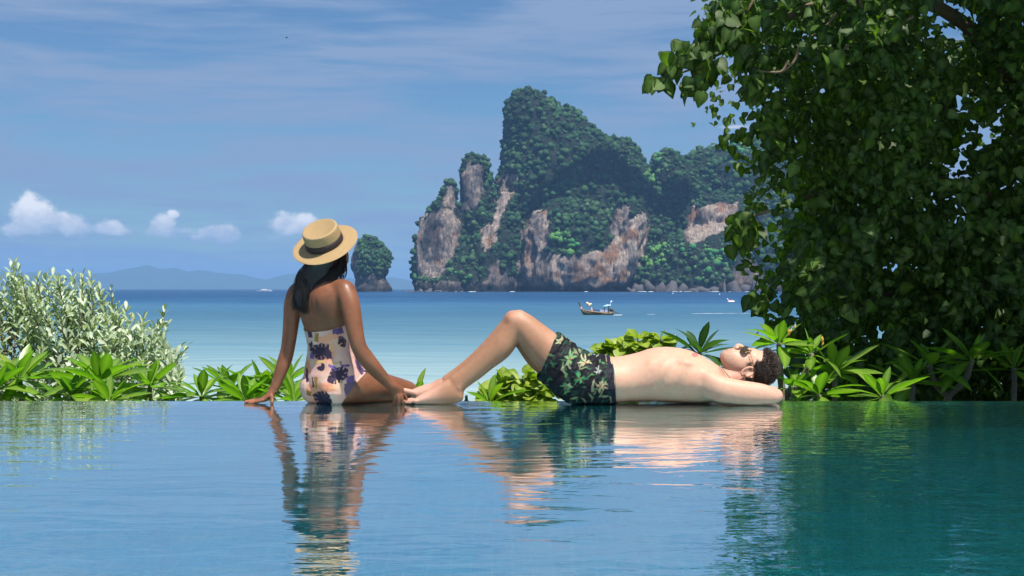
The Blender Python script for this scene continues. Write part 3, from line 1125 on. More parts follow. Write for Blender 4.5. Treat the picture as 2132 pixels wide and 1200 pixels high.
tube(bm, [(bp(1271, 637), .05), (bp(1271.5, 627), .04)], n=6)
box(bm, tuple(bp(1271.5, 630.5, -.02)), tuple(bp(1274.5, 627, .02)))
link_mesh('pennant', bm_mesh('pennant', bm), m_wht, boat)
bm = bmesh.new()
ball(bm, bp(1273, 646.5), .55, .4, .5)
tube(bm, [(bp(1273, 648), .16), (bp(1285, 652), .09), (bp(1291, 656), .06)], n=8)
eng = link_mesh('engine', bm_mesh('engine', bm), m_darkm, boat)
bm = bmesh.new()
tube(bm, [(bp(1271, 646), .06), (bp(1266, 643), .05)], n=6)
link_mesh('tiller', bm_mesh('tiller', bm), m_darkm, eng)
bm = bmesh.new()
tube(bm, [(bp(1236, 646), .14), (bp(1247, 646.5), .14)], n=8)
link_mesh('rolled_tarpaulin', bm_mesh('rolled_tarpaulin', bm), m_navy, boat)
bm = bmesh.new()
box(bm, tuple(bp(1249, 652, -.75)), tuple(bp(1264, 646, .75)))
link_mesh('cabin_side', bm_mesh('cabin_side', bm), m_lilac, boat, smooth=False)
# passenger near the prow
bm = bmesh.new()
tube(bm, [(bp(1232, 651), .24), (bp(1232, 647), .26), (bp(1231.6, 644.5), .22), (bp(1231.6, 643), .09)], n=10)
ball(bm, bp(1231.6, 641.4), .13, .12, .16)
for s_ in (-1, 1):
    tube(bm, [(bp(1231.8, 645, s_ * .22), .08), (bp(1230.5, 647.5, s_ * .3), .07), (bp(1229, 648.5, s_ * .2), .05)], n=8)
    tube(bm, [(bp(1232, 650, s_ * .12), .12), (bp(1228.5, 649.5, s_ * .14), .1), (bp(1228, 653, s_ * .14), .07)], n=8)
pas = link_mesh('person', remesh(bm, 0.05, 2, 'person'), m_pink)
tag(pas, 'person in pink sitting near the prow of the longtail boat', 'person')

# wakes: thin churned strips on the surface
def foam_patch(parts, name, label):
    bm = bmesh.new()
    for (x0, y0, x1, y1, wd) in parts:
        a, b = sea_pt(x0, y0), sea_pt(x1, y1)
        n_ = 14
        up, dn = [], []
        for i in range(n_ + 1):
            q = i / n_
            c_ = a.lerp(b, q)
            ww = wd * (0.35 + 0.65 * math.sin(q * math.pi)) * (0.6 + 0.7 * random.random())
            up.append(bm.verts.new((c_.x, c_.y + ww, SEA + 0.05 + 0.05 * random.random())))
            dn.append(bm.verts.new((c_.x, c_.y - ww, SEA + 0.05)))
        for i in range(n_):
            bm.faces.new((dn[i], dn[i + 1], up[i + 1], up[i]))
    o = link_mesh(name, bm_mesh(name, bm), m_foam)
    return tag(o, label, 'wake', kind='stuff')


foam_patch([(1276, 657, 1296, 656.4, 2.6), (1346, 655.5, 1364, 655, 0.18), (1440, 653.6, 1580, 652.8, 0.16)], 'wake_foam', 'white wake trailing behind the longtail boat')

# white ferry far out on the left
fb = sea_pt(548, 606.8)
kf = fb.y / F
ferry = empty('ferry_boat', fb)
tag(ferry, 'white ferry far out on the horizon left of the hat', 'boat')


def fp(px, up, dy=0.0):
    return Vector(((px - 1066) * kf, fb.y + dy, SEA + up * kf))


bm = bmesh.new()
for lo, hi, d_ in (((536, -1), (566, 1.6), 3), ):
    rows_ = []
    for cx, wd, tp in ((534, .3, 2.0), (538, 2.4, 1.8), (550, 3, 1.7), (566, 2.8, 1.7)):
        rows_.append([bm.verts.new(fp(cx, tp, -wd)), bm.verts.new(fp(cx + 1, -1, -wd * .6)), bm.verts.new(fp(cx + 1, -1, wd * .6)), bm.verts.new(fp(cx, tp, wd))])
    for a, b in zip(rows_, rows_[1:]):
        for q in range(4):
            bm.faces.new((a[q], a[(q + 1) % 4], b[(q + 1) % 4], b[q]))
    bm.faces.new(rows_[0][::-1])
    bm.faces.new(rows_[-1])
link_mesh('hull', bm_mesh('hull', bm), m_wht, ferry, smooth=False)
bm = bmesh.new()
box(bm, tuple(fp(543, 1.7, -2.2)), tuple(fp(564, 3.2, 2.2)))
box(bm, tuple(fp(546, 3.2, -1.8)), tuple(fp(556, 4.4, 1.8)))
cab = link_mesh('cabin', bm_mesh('cabin', bm), m_wht, ferry, smooth=False)
bm = bmesh.new()
box(bm, tuple(fp(545, 2.1, -2.26)), tuple(fp(562, 2.8, -2.21)))
link_mesh('window_band', bm_mesh('window_band', bm), m_navy, cab, smooth=False)
foam_patch([(505, 606.6, 536, 606.8, 5.0)], 'ferry_wake_foam', 'thin white wake beside the far ferry')

# pink and white pedal boat by the tree
db = sea_pt(1521, 629)
kd = db.y / F
ped = empty('pedal_boat', db)
tag(ped, 'tiny pink and white pedal boat at the tree\'s left edge', 'boat')


def dp(px, up, dy=0.0):
    return Vector(((px - 1066) * kd, db.y + dy, SEA + up * kd))


for s_ in (-1, 1):
    bm = bmesh.new()
    tube(bm, [(dp(1516, 1.0, s_ * .6), .2), (dp(1519, .6, s_ * .6), .34), (dp(1525, .6, s_ * .6), .34), (dp(1529, 1.4, s_ * .6), .2)], n=8)
    link_mesh('float', bm_mesh('float', bm), m_wht, ped)
bm = bmesh.new()
tube(bm, [(dp(1518, 2.4), .5, .7), (dp(1522, 2.2), .7, .6), (dp(1526, 2.4), .5, .7)], n=10)
link_mesh('seat', bm_mesh('seat', bm), m_pink, ped)
bm = bmesh.new()
tube(bm, [(dp(1517, 2), .15), (dp(1515.5, 5), .22), (dp(1514.5, 6.5), .3)], n=8)
link_mesh('figurehead', bm_mesh('figurehead', bm), m_wht, ped)
for i, (bx, by, nm) in enumerate(((1401, 612, 'white mooring buoy above the longtail boat wake near the cliff'), (1498, 614, 'white mooring buoy beside the pedal boat'))):
    q = sea_pt(bx, by)
    kb = q.y / F
    bo = empty('mooring_buoy', q)
    tag(bo, nm, 'buoy', 'mooring buoys')
    bm = bmesh.new()
    ball(bm, q + Vector((0, 0, .4 * kb)), 1.3 * kb, 1.3 * kb, 1.1 * kb)
    link_mesh('float', bm_mesh('float', bm), m_wht, bo)
    bm = bmesh.new()
    tube(bm, [(q + Vector((0, 0, 1.2 * kb)), .3 * kb), (q + Vector((0, 0, 2.4 * kb)), .2 * kb)], n=8)
    link_mesh('mooring_post', bm_mesh('mooring_post', bm), m_wht, bo)
# a bird high over the sea
bird = empty('bird', P(597, 79, 160))
tag(bird, 'small dark bird gliding alone in the left sky', 'bird')
bm = bmesh.new()
c_ = P(597, 79, 160)
loft(bm, [(c_ + Vector((-.16, 0, -.01)), Vector((0, .01, 0)), Vector((0, 0, .012))), (c_ + Vector((-.05, 0, 0)), Vector((0, .05, 0)), Vector((0, 0, .05))),
          (c_ + Vector((.06, 0, .01)), Vector((0, .04, 0)), Vector((0, 0, .045))), (c_ + Vector((.13, 0, .03)), Vector((0, .03, 0)), Vector((0, 0, .03)))], 8, 3)
link_mesh('body', bm_mesh('body', bm), m_darkm, bird)
for s_ in (-1, 1):
    bm = bmesh.new()
    loft(bm, [(c_ + Vector((0, s_ * .03, .02)), Vector((.06, 0, 0)), Vector((0, 0, .012))), (c_ + Vector((.02, s_ * .16, .08)), Vector((.05, 0, 0)), Vector((0, 0, .01))),
              (c_ + Vector((-.05, s_ * .34, .05)), Vector((.015, 0, 0)), Vector((0, 0, .005)))], 8, 3)
    link_mesh('wing', bm_mesh('wing', bm), m_darkm, bird)

# ------------------------------------------------------------------ leaf templates
def leaf_template(outline, fold=0.18, droop=0.25, segs=None):
    """outline: [(x along, half width)]; returns verts, tris, vein weights"""
    v, f, vein = [], [], []
    L = outline[-1][0]
    for (x, hw) in outline:
        z = -droop * (x / L) ** 2 * L
        v.append((x, 0, z))
        vein.append(1.0)
        v.append((x, hw, z + fold * hw - 0.25 * fold * hw))
        vein.append(0.0)
        v.append((x, -hw, z + fold * hw - 0.25 * fold * hw))
        vein.append(0.0)
    for i in range(len(outline) - 1):
        a, b = i * 3, (i + 1) * 3
        for (m_, e_) in ((0, 1), (0, 2)):
            q = (a + m_, b + m_, b + e_, a + e_)
            if e_ == 1:
                f += [(q[0], q[1], q[2]), (q[0], q[2], q[3])]
            else:
                f += [(q[0], q[2], q[1]), (q[0], q[3], q[2])]
    return np.array(v), np.array(f), np.array(vein)


def leaf_mesh(name, tmpl, mat):
    v, f, vein = tmpl
    me = mesh_big(name, v, f)
    if len(me.vertices) == len(vein):
        set_float(me, vein, 'vein')
    me.materials.append(mat)
    me.polygons.foreach_set('use_smooth', np.ones(len(me.polygons), dtype=bool))
    return me


def frame(d, up, s=1.0, roll=0.0):
    """4x4 with x along d, z near up"""
    d = Vector(d).normalized()
    z = Vector(up) - d * d.dot(Vector(up))
    if z.length < 1e-4:
        z = d.orthogonal()
    z.normalize()
    z = Quaternion(d, roll) @ z
    y = z.cross(d)
    m = Matrix((d, y, z)).transposed() * s
    return m.to_4x4()


def leaf_stuff(name, tmpl, mats, mat, parent):
    v, f, vein = tmpl
    me = scatter_mesh(name, v, f, mats)
    set_float(me, np.tile(vein, len(mats)), 'vein')
    return tag(link_mesh(name, me, mat, parent), kind='stuff')


def leaf_objects(mats, mes, parent, name='leaf'):
    inv = Matrix.Translation(parent.location).inverted()
    for i, m_ in enumerate(mats):
        o = bpy.data.objects.new(name, mes[i % len(mes)])
        COL.objects.link(o)
        o.parent = parent
        o.matrix_parent_inverse = inv
        o.matrix_basis = m_


HEART = [leaf_template([(0.0, 0.02), (-0.06, 0.22), (0.05, 0.40), (0.28, 0.47), (0.55, 0.38), (0.82, 0.17), (1.0, 0.015)], fo, dr) for fo, dr in ((.2, .15), (.3, .35), (.1, .05), (.35, .5))]
# ------------------------------------------------------------------ the big tree on the right
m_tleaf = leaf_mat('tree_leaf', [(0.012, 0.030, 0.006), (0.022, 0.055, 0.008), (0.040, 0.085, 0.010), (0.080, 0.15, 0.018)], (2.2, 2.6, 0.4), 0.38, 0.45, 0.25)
m_bark = simple_mat('tree_bark', (0.16, 0.12, 0.075), 0.9, 0.35, 14.0, bump=0.5)
tree_base = Vector((4.3, 11.6, -1.1))
tree = empty('shore_tree', tree_base)
tag(tree, 'large dark tree with heart-shaped leaves filling the right side', 'tree')
rt = random.Random(11)


def branch(pts, r0, r1, name='branch'):
    bm = bmesh.new()
    n_ = len(pts)
    tube(bm, [(Vector(q), r0 + (r1 - r0) * i / (n_ - 1)) for i, q in enumerate(pts)], n=8, sub=4)
    return link_mesh(name, bm_mesh(name, bm), m_bark, tree)


branch([tree_base, (4.2, 11.5, 0.3), (4.35, 11.3, 1.5), (4.2, 11.2, 2.6), (4.3, 11.0, 4.2)], .26, .12, 'trunk')
limbs = [
    [(4.25, 11.3, 1.6), (3.6, 10.6, 2.3), (2.9, 10.1, 2.6), (2.2, 9.9, 2.55), (1.75, 9.8, 2.35)],
    [(4.25, 11.2, 2.2), (3.5, 10.2, 3.0), (2.6, 9.5, 3.3), (1.9, 9.3, 3.0)],
    [(4.3, 11.1, 3.0), (4.2, 9.8, 3.9), (4.1, 8.6, 4.2), (3.9, 7.6, 4.0)],
    [(4.3, 11.1, 3.2), (3.3, 9.8, 4.1), (2.8, 8.7, 4.3)],
    [(4.3, 11.1, 3.4), (5.3, 9.6, 4.0), (5.6, 8.2, 4.1)],
    [(4.3, 11.4, 1.0), (3.5, 10.9, 1.3), (2.7, 10.5, 1.4), (2.1, 10.3, 1.2)],
    [(4.3, 11.4, 0.8), (4.9, 10.6, 1.3), (5.3, 10.2, 1.5)],
    [(4.2, 11.3, 0.4), (3.2, 10.6, 0.6), (2.4, 10.2, 0.4)],
]
for lb in limbs:
    branch(lb, .075, .02)
# light-barked twigs that show among the leaves
twigs = []
for (a, b, c_, Y) in (((1790, 0), (1798, 70), (1750, 108), 9.15), ((1800, 60), (1770, 90), (1748, 112), 9.1), ((1665, 100), (1652, 130), (1630, 150), 9.1), ((1640, 128), (1625, 150), (1580, 148), 9.2),
                      ((1740, 30), (1715, 60), (1690, 75), 9.2), ((1900, 35), (1870, 55), (1850, 70), 9.3), ((1570, 0), (1545, 40), (1480, 130), 9.3), ((1500, 110), (1450, 140), (1400, 158), 9.3), ((1480, 128), (1450, 150), (1440, 175), 9.3),
                      ((1600, 440), (1560, 455), (1530, 480), 9.5)):
    branch([P(*a, Y), P(*b, Y), P(*c_, Y)], .012, .005, 'twig')


def crown_ok(p):
    """is this point inside the crown's volume"""
    x, y, z = p
    if z < -0.55:
        return False
    px_ = 1066 + x / y * F
    # the flat, slightly wavy left side of the crown
    left = 1.88 + 0.10 * math.sin(z * 2.3) + 0.07 * math.sin(z * 6.1 + 1) + max(0, 0.5 - z) * 0.42 + (0.10 if 0.9 < z < 1.6 else 0)
    if z > 1.75:
        left -= (z - 1.75) * 0.25
    if x < left:
        return False
    yf = 9.25 + 0.25 * math.sin(x * 3.1 + z * 1.3) + 0.2 * math.sin(z * 3.3 + x) + max(0, 0.4 - z) * 0.55
    yf += 0.75 * mnoise.noise(Vector((x * 1.9, z * 1.9, 3.3))) + 0.3 * mnoise.noise(Vector((x * 4.5, z * 4.5, 1.0)))
    if z > 2.75:
        yf = 9.25 - (z - 2.75) * 1.4
    if y < max(yf, 6.9) or y > 12.6 or x > 7.2:
        return False
    return True


mats_all = []
def add_leaf(p, d=None, size=None, up=None):
    d = d if d is not None else Vector((rt.gauss(0, .6), rt.gauss(-.35, .5), rt.gauss(-.75, .4)))
    up = up if up is not None else Vector((rt.gauss(-.1, .5), rt.gauss(-.65, .4), rt.gauss(.6, .45)))
    s = size or rt.uniform(.075, .135)
    m_ = frame(d, up, s, rt.gauss(0, .35))
    m_.translation = Vector(p)
    mats_all.append(m_)


# sprays: short drooping shoots, dense near the surface of the crown and open inside
tries = 0
sprays = 0
while sprays < 5400 and tries < 120000:
    tries += 1
    if rt.random() < 0.62:
        p = Vector((rt.uniform(1.5, 5.2), rt.uniform(8.6, 10.8), rt.uniform(-.5, 2.95)))
    else:
        p = Vector((rt.uniform(1.5, 7.0), rt.uniform(6.9, 12.5), rt.uniform(0.5, 4.9)))
        if p.z > 3 and p.x < 2.1:
            continue
        if p.y < 8.9 and (p.z > 4.6 or p.x < 2.2 + (8.9 - p.y) * .5):
            continue
    if not crown_ok(p):
        continue
    px_, py_ = 1066 + p.x / p.y * F, HY + (H - p.z) / p.y * F
    # a few openings where the sky shows through
    hole = False
    for (hx, hy, hr) in ((1960, 20, 60), (2050, 260, 36), (1990, 330, 34), (2010, 200, 26), (1840, 270, 16), (1900, 150, 12), (1700, 60, 14), (2085, 395, 14), (2000, 445, 12), (1960, 80, 14)):
        if (px_ - hx) ** 2 + (py_ - hy) ** 2 < (hr + 14) ** 2 * 1.0:
            hole = True
    if hole and rt.random() < .9:
        continue
    sprays += 1
    sd = Vector((rt.gauss(-.25, .6), rt.gauss(-.5, .45), rt.gauss(-.35, .5))).normalized()
    n_ = rt.randint(4, 8)
    ln = rt.uniform(.15, .4)
    big_ = rt.uniform(.6, 1.15)
    for q in range(n_):
        pp = p + sd * ln * q / n_ + Vector((rt.gauss(0, .035), rt.gauss(0, .035), rt.gauss(0, .035)))
        d = (sd * .5 + Vector((rt.gauss(0, .6), rt.gauss(-.15, .5), rt.gauss(-.45, .45)))).normalized()
        add_leaf(pp, d, rt.uniform(.050, .098) * big_)
# extra crown leaves, out of view over the pool, added to shade the rest
for i in range(2100):
    p = Vector((rt.uniform(2.3, 7.8), rt.uniform(5.6, 9.6), rt.uniform(3.0, 4.8)))
    if p.z < 2.6 + (9.3 - p.y) * .25 or p.x < 2.3 + (9.3 - p.y) * .35:
        continue
    if mnoise.noise(Vector((p.x * 1.5, p.y * 1.5, 0))) > .02:
        continue
    for q in range(5):
        add_leaf(p + Vector((rt.gauss(0, .12), rt.gauss(0, .12), rt.gauss(0, .06))), Vector((rt.gauss(0, 1), rt.gauss(0, 1), -.4)), rt.uniform(.12, .19), Vector((rt.gauss(0, .4), rt.gauss(0, .4), 1)))
# back wall of older leaves that closes the crown
for i in range(3600):
    p = Vector((rt.uniform(2.35, 6.6), rt.uniform(10.9, 12.4), rt.uniform(-.6, 3.4)))
    px_, py_ = 1066 + p.x / p.y * F, HY + (H - p.z) / p.y * F
    if px_ < 1640:
        continue
    if any((px_ - hx) ** 2 + (py_ - hy) ** 2 < (hr + 8) ** 2 for (hx, hy, hr) in ((1960, 20, 60), (2050, 260, 36), (1990, 330, 34), (2010, 200, 26), (1840, 270, 16), (2085, 395, 14), (2000, 445, 12))):
        continue
    add_leaf(p, size=rt.uniform(.13, .2))
# the spray hanging out over the sea at the top left
for (x0, y0, x1, y1, n_, Y) in ((1470, 0, 1620, 40, 60, 9.3), (1450, 40, 1560, 80, 46, 9.3), (1410, 85, 1500, 120, 34, 9.3), (1385, 105, 1430, 150, 26, 9.25), (1350, 160, 1395, 178, 16, 9.25), (1410, 155, 1470, 195, 22, 9.25),
                          (1440, 120, 1500, 160, 16, 9.3), (1500, 60, 1570, 100, 36, 9.3), (1540, 90, 1600, 140, 28, 9.3), (1555, 150, 1590, 200, 22, 9.3), (1480, 10, 1560, 60, 40, 9.4),
                          (1520, 440, 1580, 500, 36, 9.35), (1560, 590, 1600, 640, 20, 9.45), (1515, 470, 1545, 520, 8, 9.3)):
    for q in range(n_):
        u = rt.random()
        p = P(rt.uniform(x0, x1), rt.uniform(y0, y1), Y + rt.gauss(0, .1))
        add_leaf(p, Vector((rt.gauss(-.15, .5), rt.gauss(-.2, .4), rt.gauss(-.8, .3))), rt.uniform(.07, .115))
pos = np.array([m_.translation[:] for m_ in mats_all])
lpx, lpy = to_px(pos)
vis = (lpx > 1330) & (lpx < 2140) & (lpy > -10) & (lpy < 840)
key = np.where(vis, pos[:, 1] - 0.25 * (lpx < 1560), 99)
order = np.argsort(key)
# front leaves, spread over the whole face of the crown
taken, cells = [], {}
for i in order:
    if len(taken) >= 298 or key[i] > 90:
        break
    c_ = (int(lpx[i] // 60), int(lpy[i] // 60))
    if cells.get(c_, 0) >= 3:
        continue
    cells[c_] = cells.get(c_, 0) + 1
    taken.append(int(i))
tk = set(taken)
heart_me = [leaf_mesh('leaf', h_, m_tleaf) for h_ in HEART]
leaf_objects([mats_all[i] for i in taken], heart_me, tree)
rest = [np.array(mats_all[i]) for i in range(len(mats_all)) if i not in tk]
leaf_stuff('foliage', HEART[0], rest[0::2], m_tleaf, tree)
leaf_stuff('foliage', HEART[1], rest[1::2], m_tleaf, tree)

# ------------------------------------------------------------------ frangipani along the pool edge
PLUM = [leaf_template([(0.0, 0.012), (0.08, 0.025), (0.22, 0.085), (0.42, 0.135), (0.62, 0.145), (0.80, 0.105), (0.92, 0.05), (1.0, 0.004)], fo, dr)
        for fo, dr in ((.35, .10), (.25, .28), (.45, .02), (.3, .42))]
m_plum = leaf_mat('frangipani_leaf', [(0.045, 0.14, 0.012), (0.08, 0.22, 0.016), (0.10, 0.25, 0.02), (0.13, 0.29, 0.022), (0.065, 0.18, 0.015), (0.09, 0.23, 0.02), (0.17, 0.34, 0.03), (0.26, 0.34, 0.03)], (1.15, 1.65, 0.35), 0.42, 0.33, 0.5, 25.0)
m_plumd = leaf_mat('dark_frangipani_leaf', [(0.02, 0.065, 0.014), (0.03, 0.085, 0.018), (0.045, 0.115, 0.02)], (1.4, 1.9, 0.35), 0.30, 0.35, 0.5, 25.0)
m_stem = simple_mat('frangipani_stem', (0.17, 0.15, 0.10), 0.85, 0.3, 30.0, bump=0.4)
m_flower = simple_mat('yellow_bud', (0.6, 0.35, 0.05), 0.6)
plum_me = [leaf_mesh('leaf', q, m_plum) for q in PLUM]
plumd_me = [leaf_mesh('leaf', q, m_plumd) for q in PLUM]
rp = random.Random(5)


def rosette(c, size, n, tilt=Vector((0, 0, 1)), emin=-14, emax=66, az0=0.0):
    out_ = []
    for i in range(n):
        az_ = az0 + i * 2.39996 + rp.gauss(0, .15)
        q = i / max(1, n - 1)
        e = R(emin + (emax - emin) * q ** 1.1 + rp.gauss(0, 6))
        d = Vector((math.cos(az_) * math.cos(e), math.sin(az_) * math.cos(e), math.sin(e)))
        d = (d + (tilt - Vector((0, 0, 1)))).normalized()
        s = size * rp.uniform(.75, 1.1) * (1.0 if q < .75 else .72)
        m_ = frame(d, Vector((0, 0, 1)) if e < R(65) else Vector((-math.cos(az_), -math.sin(az_), .4)), s, rp.gauss(0, .25))
        m_.translation = c + d * 0.015
        out_.append(m_)
    return out_


def frangipani(label, heads, mes=plum_me, base_px=None, flower=False):
    """heads: [(px, py, Y, size, leaves)]; one plant with a stem to each head"""
    x0, y0, Y0 = heads[0][:3]
    c0 = P(x0, y0, Y0)
    bx = (base_px - 1066) / F * Y0 if base_px is not None else c0.x + rp.uniform(-.06, .06)
    root = empty('frangipani', (bx, Y0, ground_z(bx, Y0)))
    tag(root, label, 'plant', 'frangipani plants behind the pool edge')
    fork = Vector((bx, Y0, P(0, 826, Y0).z if len(heads) > 1 else -.35))
    if len(heads) > 1:
        bm = bmesh.new()
        tube(bm, [(root.location, .030), ((root.location + fork) / 2 + Vector((.01, 0, 0)), .027), (fork, .024)], n=8)
        link_mesh('stem', bm_mesh('stem', bm), m_stem, root)
    for (hx, hy, HYd, size, n) in heads:
        c = P(hx, hy, HYd)
        a = fork if len(heads) > 1 else root.location
        bm = bmesh.new()
        mid = (a + c) / 2 + Vector(((c.x - a.x) * .18, 0, -abs(c.z - a.z) * .06))
        tube(bm, [(a, .022 if len(heads) > 1 else .028), (mid, .020), (c, .016)], n=8)
        link_mesh('stem' if len(heads) == 1 else 'stem_branch', bm_mesh('stem', bm), m_stem, root)
        leaf_objects(rosette(c, size, n, az0=rp.random() * 6), mes, root)
        if flower:
            bm = bmesh.new()
            for q in range(4):
                pt = c + Vector((rp.gauss(.04, .03), rp.gauss(-.04, .02), rp.uniform(.05, .10)))
                loft(bm, [(pt, Vector((.003, 0, 0)), Vector((0, .003, 0))), (pt + Vector((.005, 0, .01)), Vector((.007, 0, 0)), Vector((0, .007, 0))), (pt + Vector((.008, 0, .024)), Vector((.002, 0, 0)), Vector((0, .002, 0)))], 8, 2)
            link_mesh('flower_bud', bm_mesh('flower_bud', bm), m_flower, root)
    return root


frangipani('frangipani with arching leaves before the left half of the silvery bush', [(42, 792, 9.50, 0.354, 22)], base_px=75)
frangipani('large frangipani before the middle of the silvery bush', [(207, 798, 9.45, 0.390, 24)], base_px=196)
frangipani('low frangipani tucked between the two largest ones before the silvery bush', [(152, 828, 9.30, 0.297, 19)])
frangipani('low broad-leaved frangipani at the foot of the large one before the bush', [(228, 838, 9.15, 0.286, 17)])
frangipani('frangipani with small buds before the right end of the silvery bush', [(312, 808, 9.55, 0.295, 21)], flower=True)
frangipani('frangipani midway between the silvery bush and the seated person', [(420, 828, 9.35, 0.320, 22)])
frangipani('tall-leaved frangipani left of the seated person\'s propping arm', [(478, 814, 9.70, 0.329, 22)])
frangipani('low frangipani close by the propping hand', [(512, 838, 9.25, 0.297, 19)])
frangipani('frangipani behind the propping forearm', [(546, 816, 9.65, 0.317, 20)])
frangipani('frangipani between the propping arm and the swimsuit', [(598, 800, 9.65, 0.329, 20), ])
frangipani('low frangipani with wide leaves beside the swimsuit hip', [(612, 838, 9.20, 0.310, 17)])
frangipani('frangipani cut off by the left edge of the picture', [(-8, 816, 9.35, 0.332, 19)])
frangipani('frangipani showing above the feet between the two people', [(866, 832, 7.5, .26, 9)])
frangipani('small frangipani low behind the lying person\'s heel', [(1020, 842, 7.45, .22, 9)])
frangipani('dark-leaved frangipani rising behind the bare chest', [(1456, 738, 8.3, .27, 17), (1392, 748, 8.3, .22, 9)], plumd_me, base_px=1440)
frangipani('frangipani with yellow buds standing behind the sunglasses', [(1622, 718, 8.4, .26, 17), (1690, 740, 8.4, .25, 11)], base_px=1630, flower=True)
frangipani('bright frangipani just right of the dark-haired head', [(1738, 778, 8.4, .28, 18)])
frangipani('low bright frangipani right of the lying person\'s elbow', [(1706, 824, 8.2, .26, 14)])
frangipani('wide fan of pale frangipani leaves at the pool edge under the tree', [(1838, 828, 7.4, .27, 13)])
frangipani('half-shaded frangipani between the fan of leaves and the forked one', [(1900, 798, 8.6, .28, 13)])
frangipani('shaded frangipani with a forked grey stem at the right', [(1936, 764, 8.7, .29, 14), (2024, 752, 8.7, .31, 15)], base_px=1973)
frangipani('shaded frangipani at the right picture edge', [(2112, 770, 8.8, .29, 11)])
frangipani('low frangipani in the gap behind the lying person\'s elbow', [(1652, 808, 8.3, .24, 11)])

# ------------------------------------------------------------------ round-leaved bright shrubs
ROUND = [leaf_template([(0.0, 0.05), (0.12, 0.33), (0.38, 0.5), (0.68, 0.45), (0.9, 0.24), (1.0, 0.02)], fo, dr) for fo, dr in ((.25, .2), (.4, .4))]
m_round = leaf_mat('round_shrub_leaf', [(0.13, 0.23, 0.015), (0.19, 0.31, 0.02), (0.26, 0.37, 0.03), (0.32, 0.40, 0.05)], (1.4, 1.5, 0.35), 0.42, 0.4, 0.4, 40.0)
round_me = [leaf_mesh('leaf', q, m_round) for q in ROUND]
m_twig = simple_mat('shrub_twig', (0.12, 0.09, 0.05), 0.9, 0.3, 30.0)


def round_shrub(label, clumps, Y, count):
    c0 = clumps[0]
    x0 = (c0[0] - 1066) / F * Y
    root = empty('round_leaved_shrub', (x0, Y, ground_z(x0, Y)))
    tag(root, label, 'shrub', 'bright round-leaved shrubs')
    mats_ = []
    for (cx, cy_, r_) in clumps:
        c = P(cx, cy_, Y)
        rr = r_ * Y / F
        bm = bmesh.new()
        tube(bm, [(root.location, .012), ((root.location + c) / 2 + Vector((0, .02, 0)), .009), (c + Vector((0, 0, rr * .5)), .005)], n=6)
        link_mesh('stem', bm_mesh('stem', bm), m_twig, root)
        for q in range(int(count)):
            d = Vector((rp.gauss(0, 1), rp.gauss(-.2, 1), rp.gauss(.25, .8))).normalized()
            m_ = frame((d + Vector((0, 0, -.3))).normalized(), (d + Vector((0, -.3, .6))), rp.uniform(.05, .085), rp.gauss(0, .4))
            m_.translation = c + d * rr * rp.uniform(.35, 1.0)
            mats_.append(m_)
    leaf_objects(mats_[:300], round_me, root)


round_shrub('bright yellow-green shrub under the bent knees', [(1088, 800, 26), (1048, 818, 22), (1120, 806, 24), (1145, 822, 20), (1075, 826, 22), (1105, 830, 22), (1020, 830, 12)], 7.7, 34)
round_shrub('bright shrub rising over the waist of the lying person', [(1328, 714, 20), (1300, 728, 20), (1274, 736, 18), (1258, 742, 14), (1320, 745, 26), (1375, 712, 12)], 8.4, 34)
# ------------------------------------------------------------------ silvery bush on the left
SILV = [leaf_template([(0.0, 0.03), (0.2, 0.14), (0.5, 0.22), (0.8, 0.2), (1.0, 0.03)], fo, dr) for fo, dr in ((.3, .1), (.5, .3))]
m_silv = leaf_mat('silver_leaf', [(0.07, 0.15, 0.03), (0.15, 0.25, 0.08), (0.26, 0.36, 0.16), (0.58, 0.64, 0.50)], (1.0, 1.15, 0.5), 0.30, 0.5, 0.4, 50.0)
silv_me = [leaf_mesh('leaf', q, m_silv) for q in SILV]
SB = Vector((-3.3, 11.2, ground_z(-3.3, 11.2)))
bush = empty('silver_bush', SB)
tag(bush, 'silvery green bush with upright twigs at the left', 'bush')
rb = random.Random(21)
mats_b = []
tips = []
outline_b = [(-140, 600), (0, 560), (20, 552), (45, 565), (95, 560), (150, 566), (190, 575), (240, 612), (290, 640), (335, 660), (362, 690), (385, 725), (372, 760)]
for i in range(330):
    # shoots end somewhere under the bush's outline
    u = rb.random()
    tx = -120 + 500 * u
    j = max(k_ for k_ in range(len(outline_b)) if outline_b[k_][0] <= tx or k_ == 0)
    j = min(j, len(outline_b) - 2)
    a, b = outline_b[j], outline_b[j + 1]
    q = (tx - a[0]) / (b[0] - a[0] + 1e-6)
    ty = a[1] + (b[1] - a[1]) * min(max(q, 0), 1)
    dn = rb.random() ** 1.4
    ty = ty + 12 + dn * (815 - ty)
    tx = tx - (0.0 if tx < 200 else dn * 25)
    Y = 11.2 + rb.gauss(0, .4) - dn * .5
    tips.append((P(tx, ty, Y), dn))
for (tx, ty) in ((28, 545), (36, 556), (22, 550), (45, 570), (60, 582), (150, 560), (170, 566), (108, 562), (126, 572), (232, 596), (345, 640), (350, 668), (376, 716), (388, 718), (300, 660), (190, 575), (140, 578)):
    tips.append((P(tx, ty, 11.2 + rb.gauss(0, .15)), 0.0))
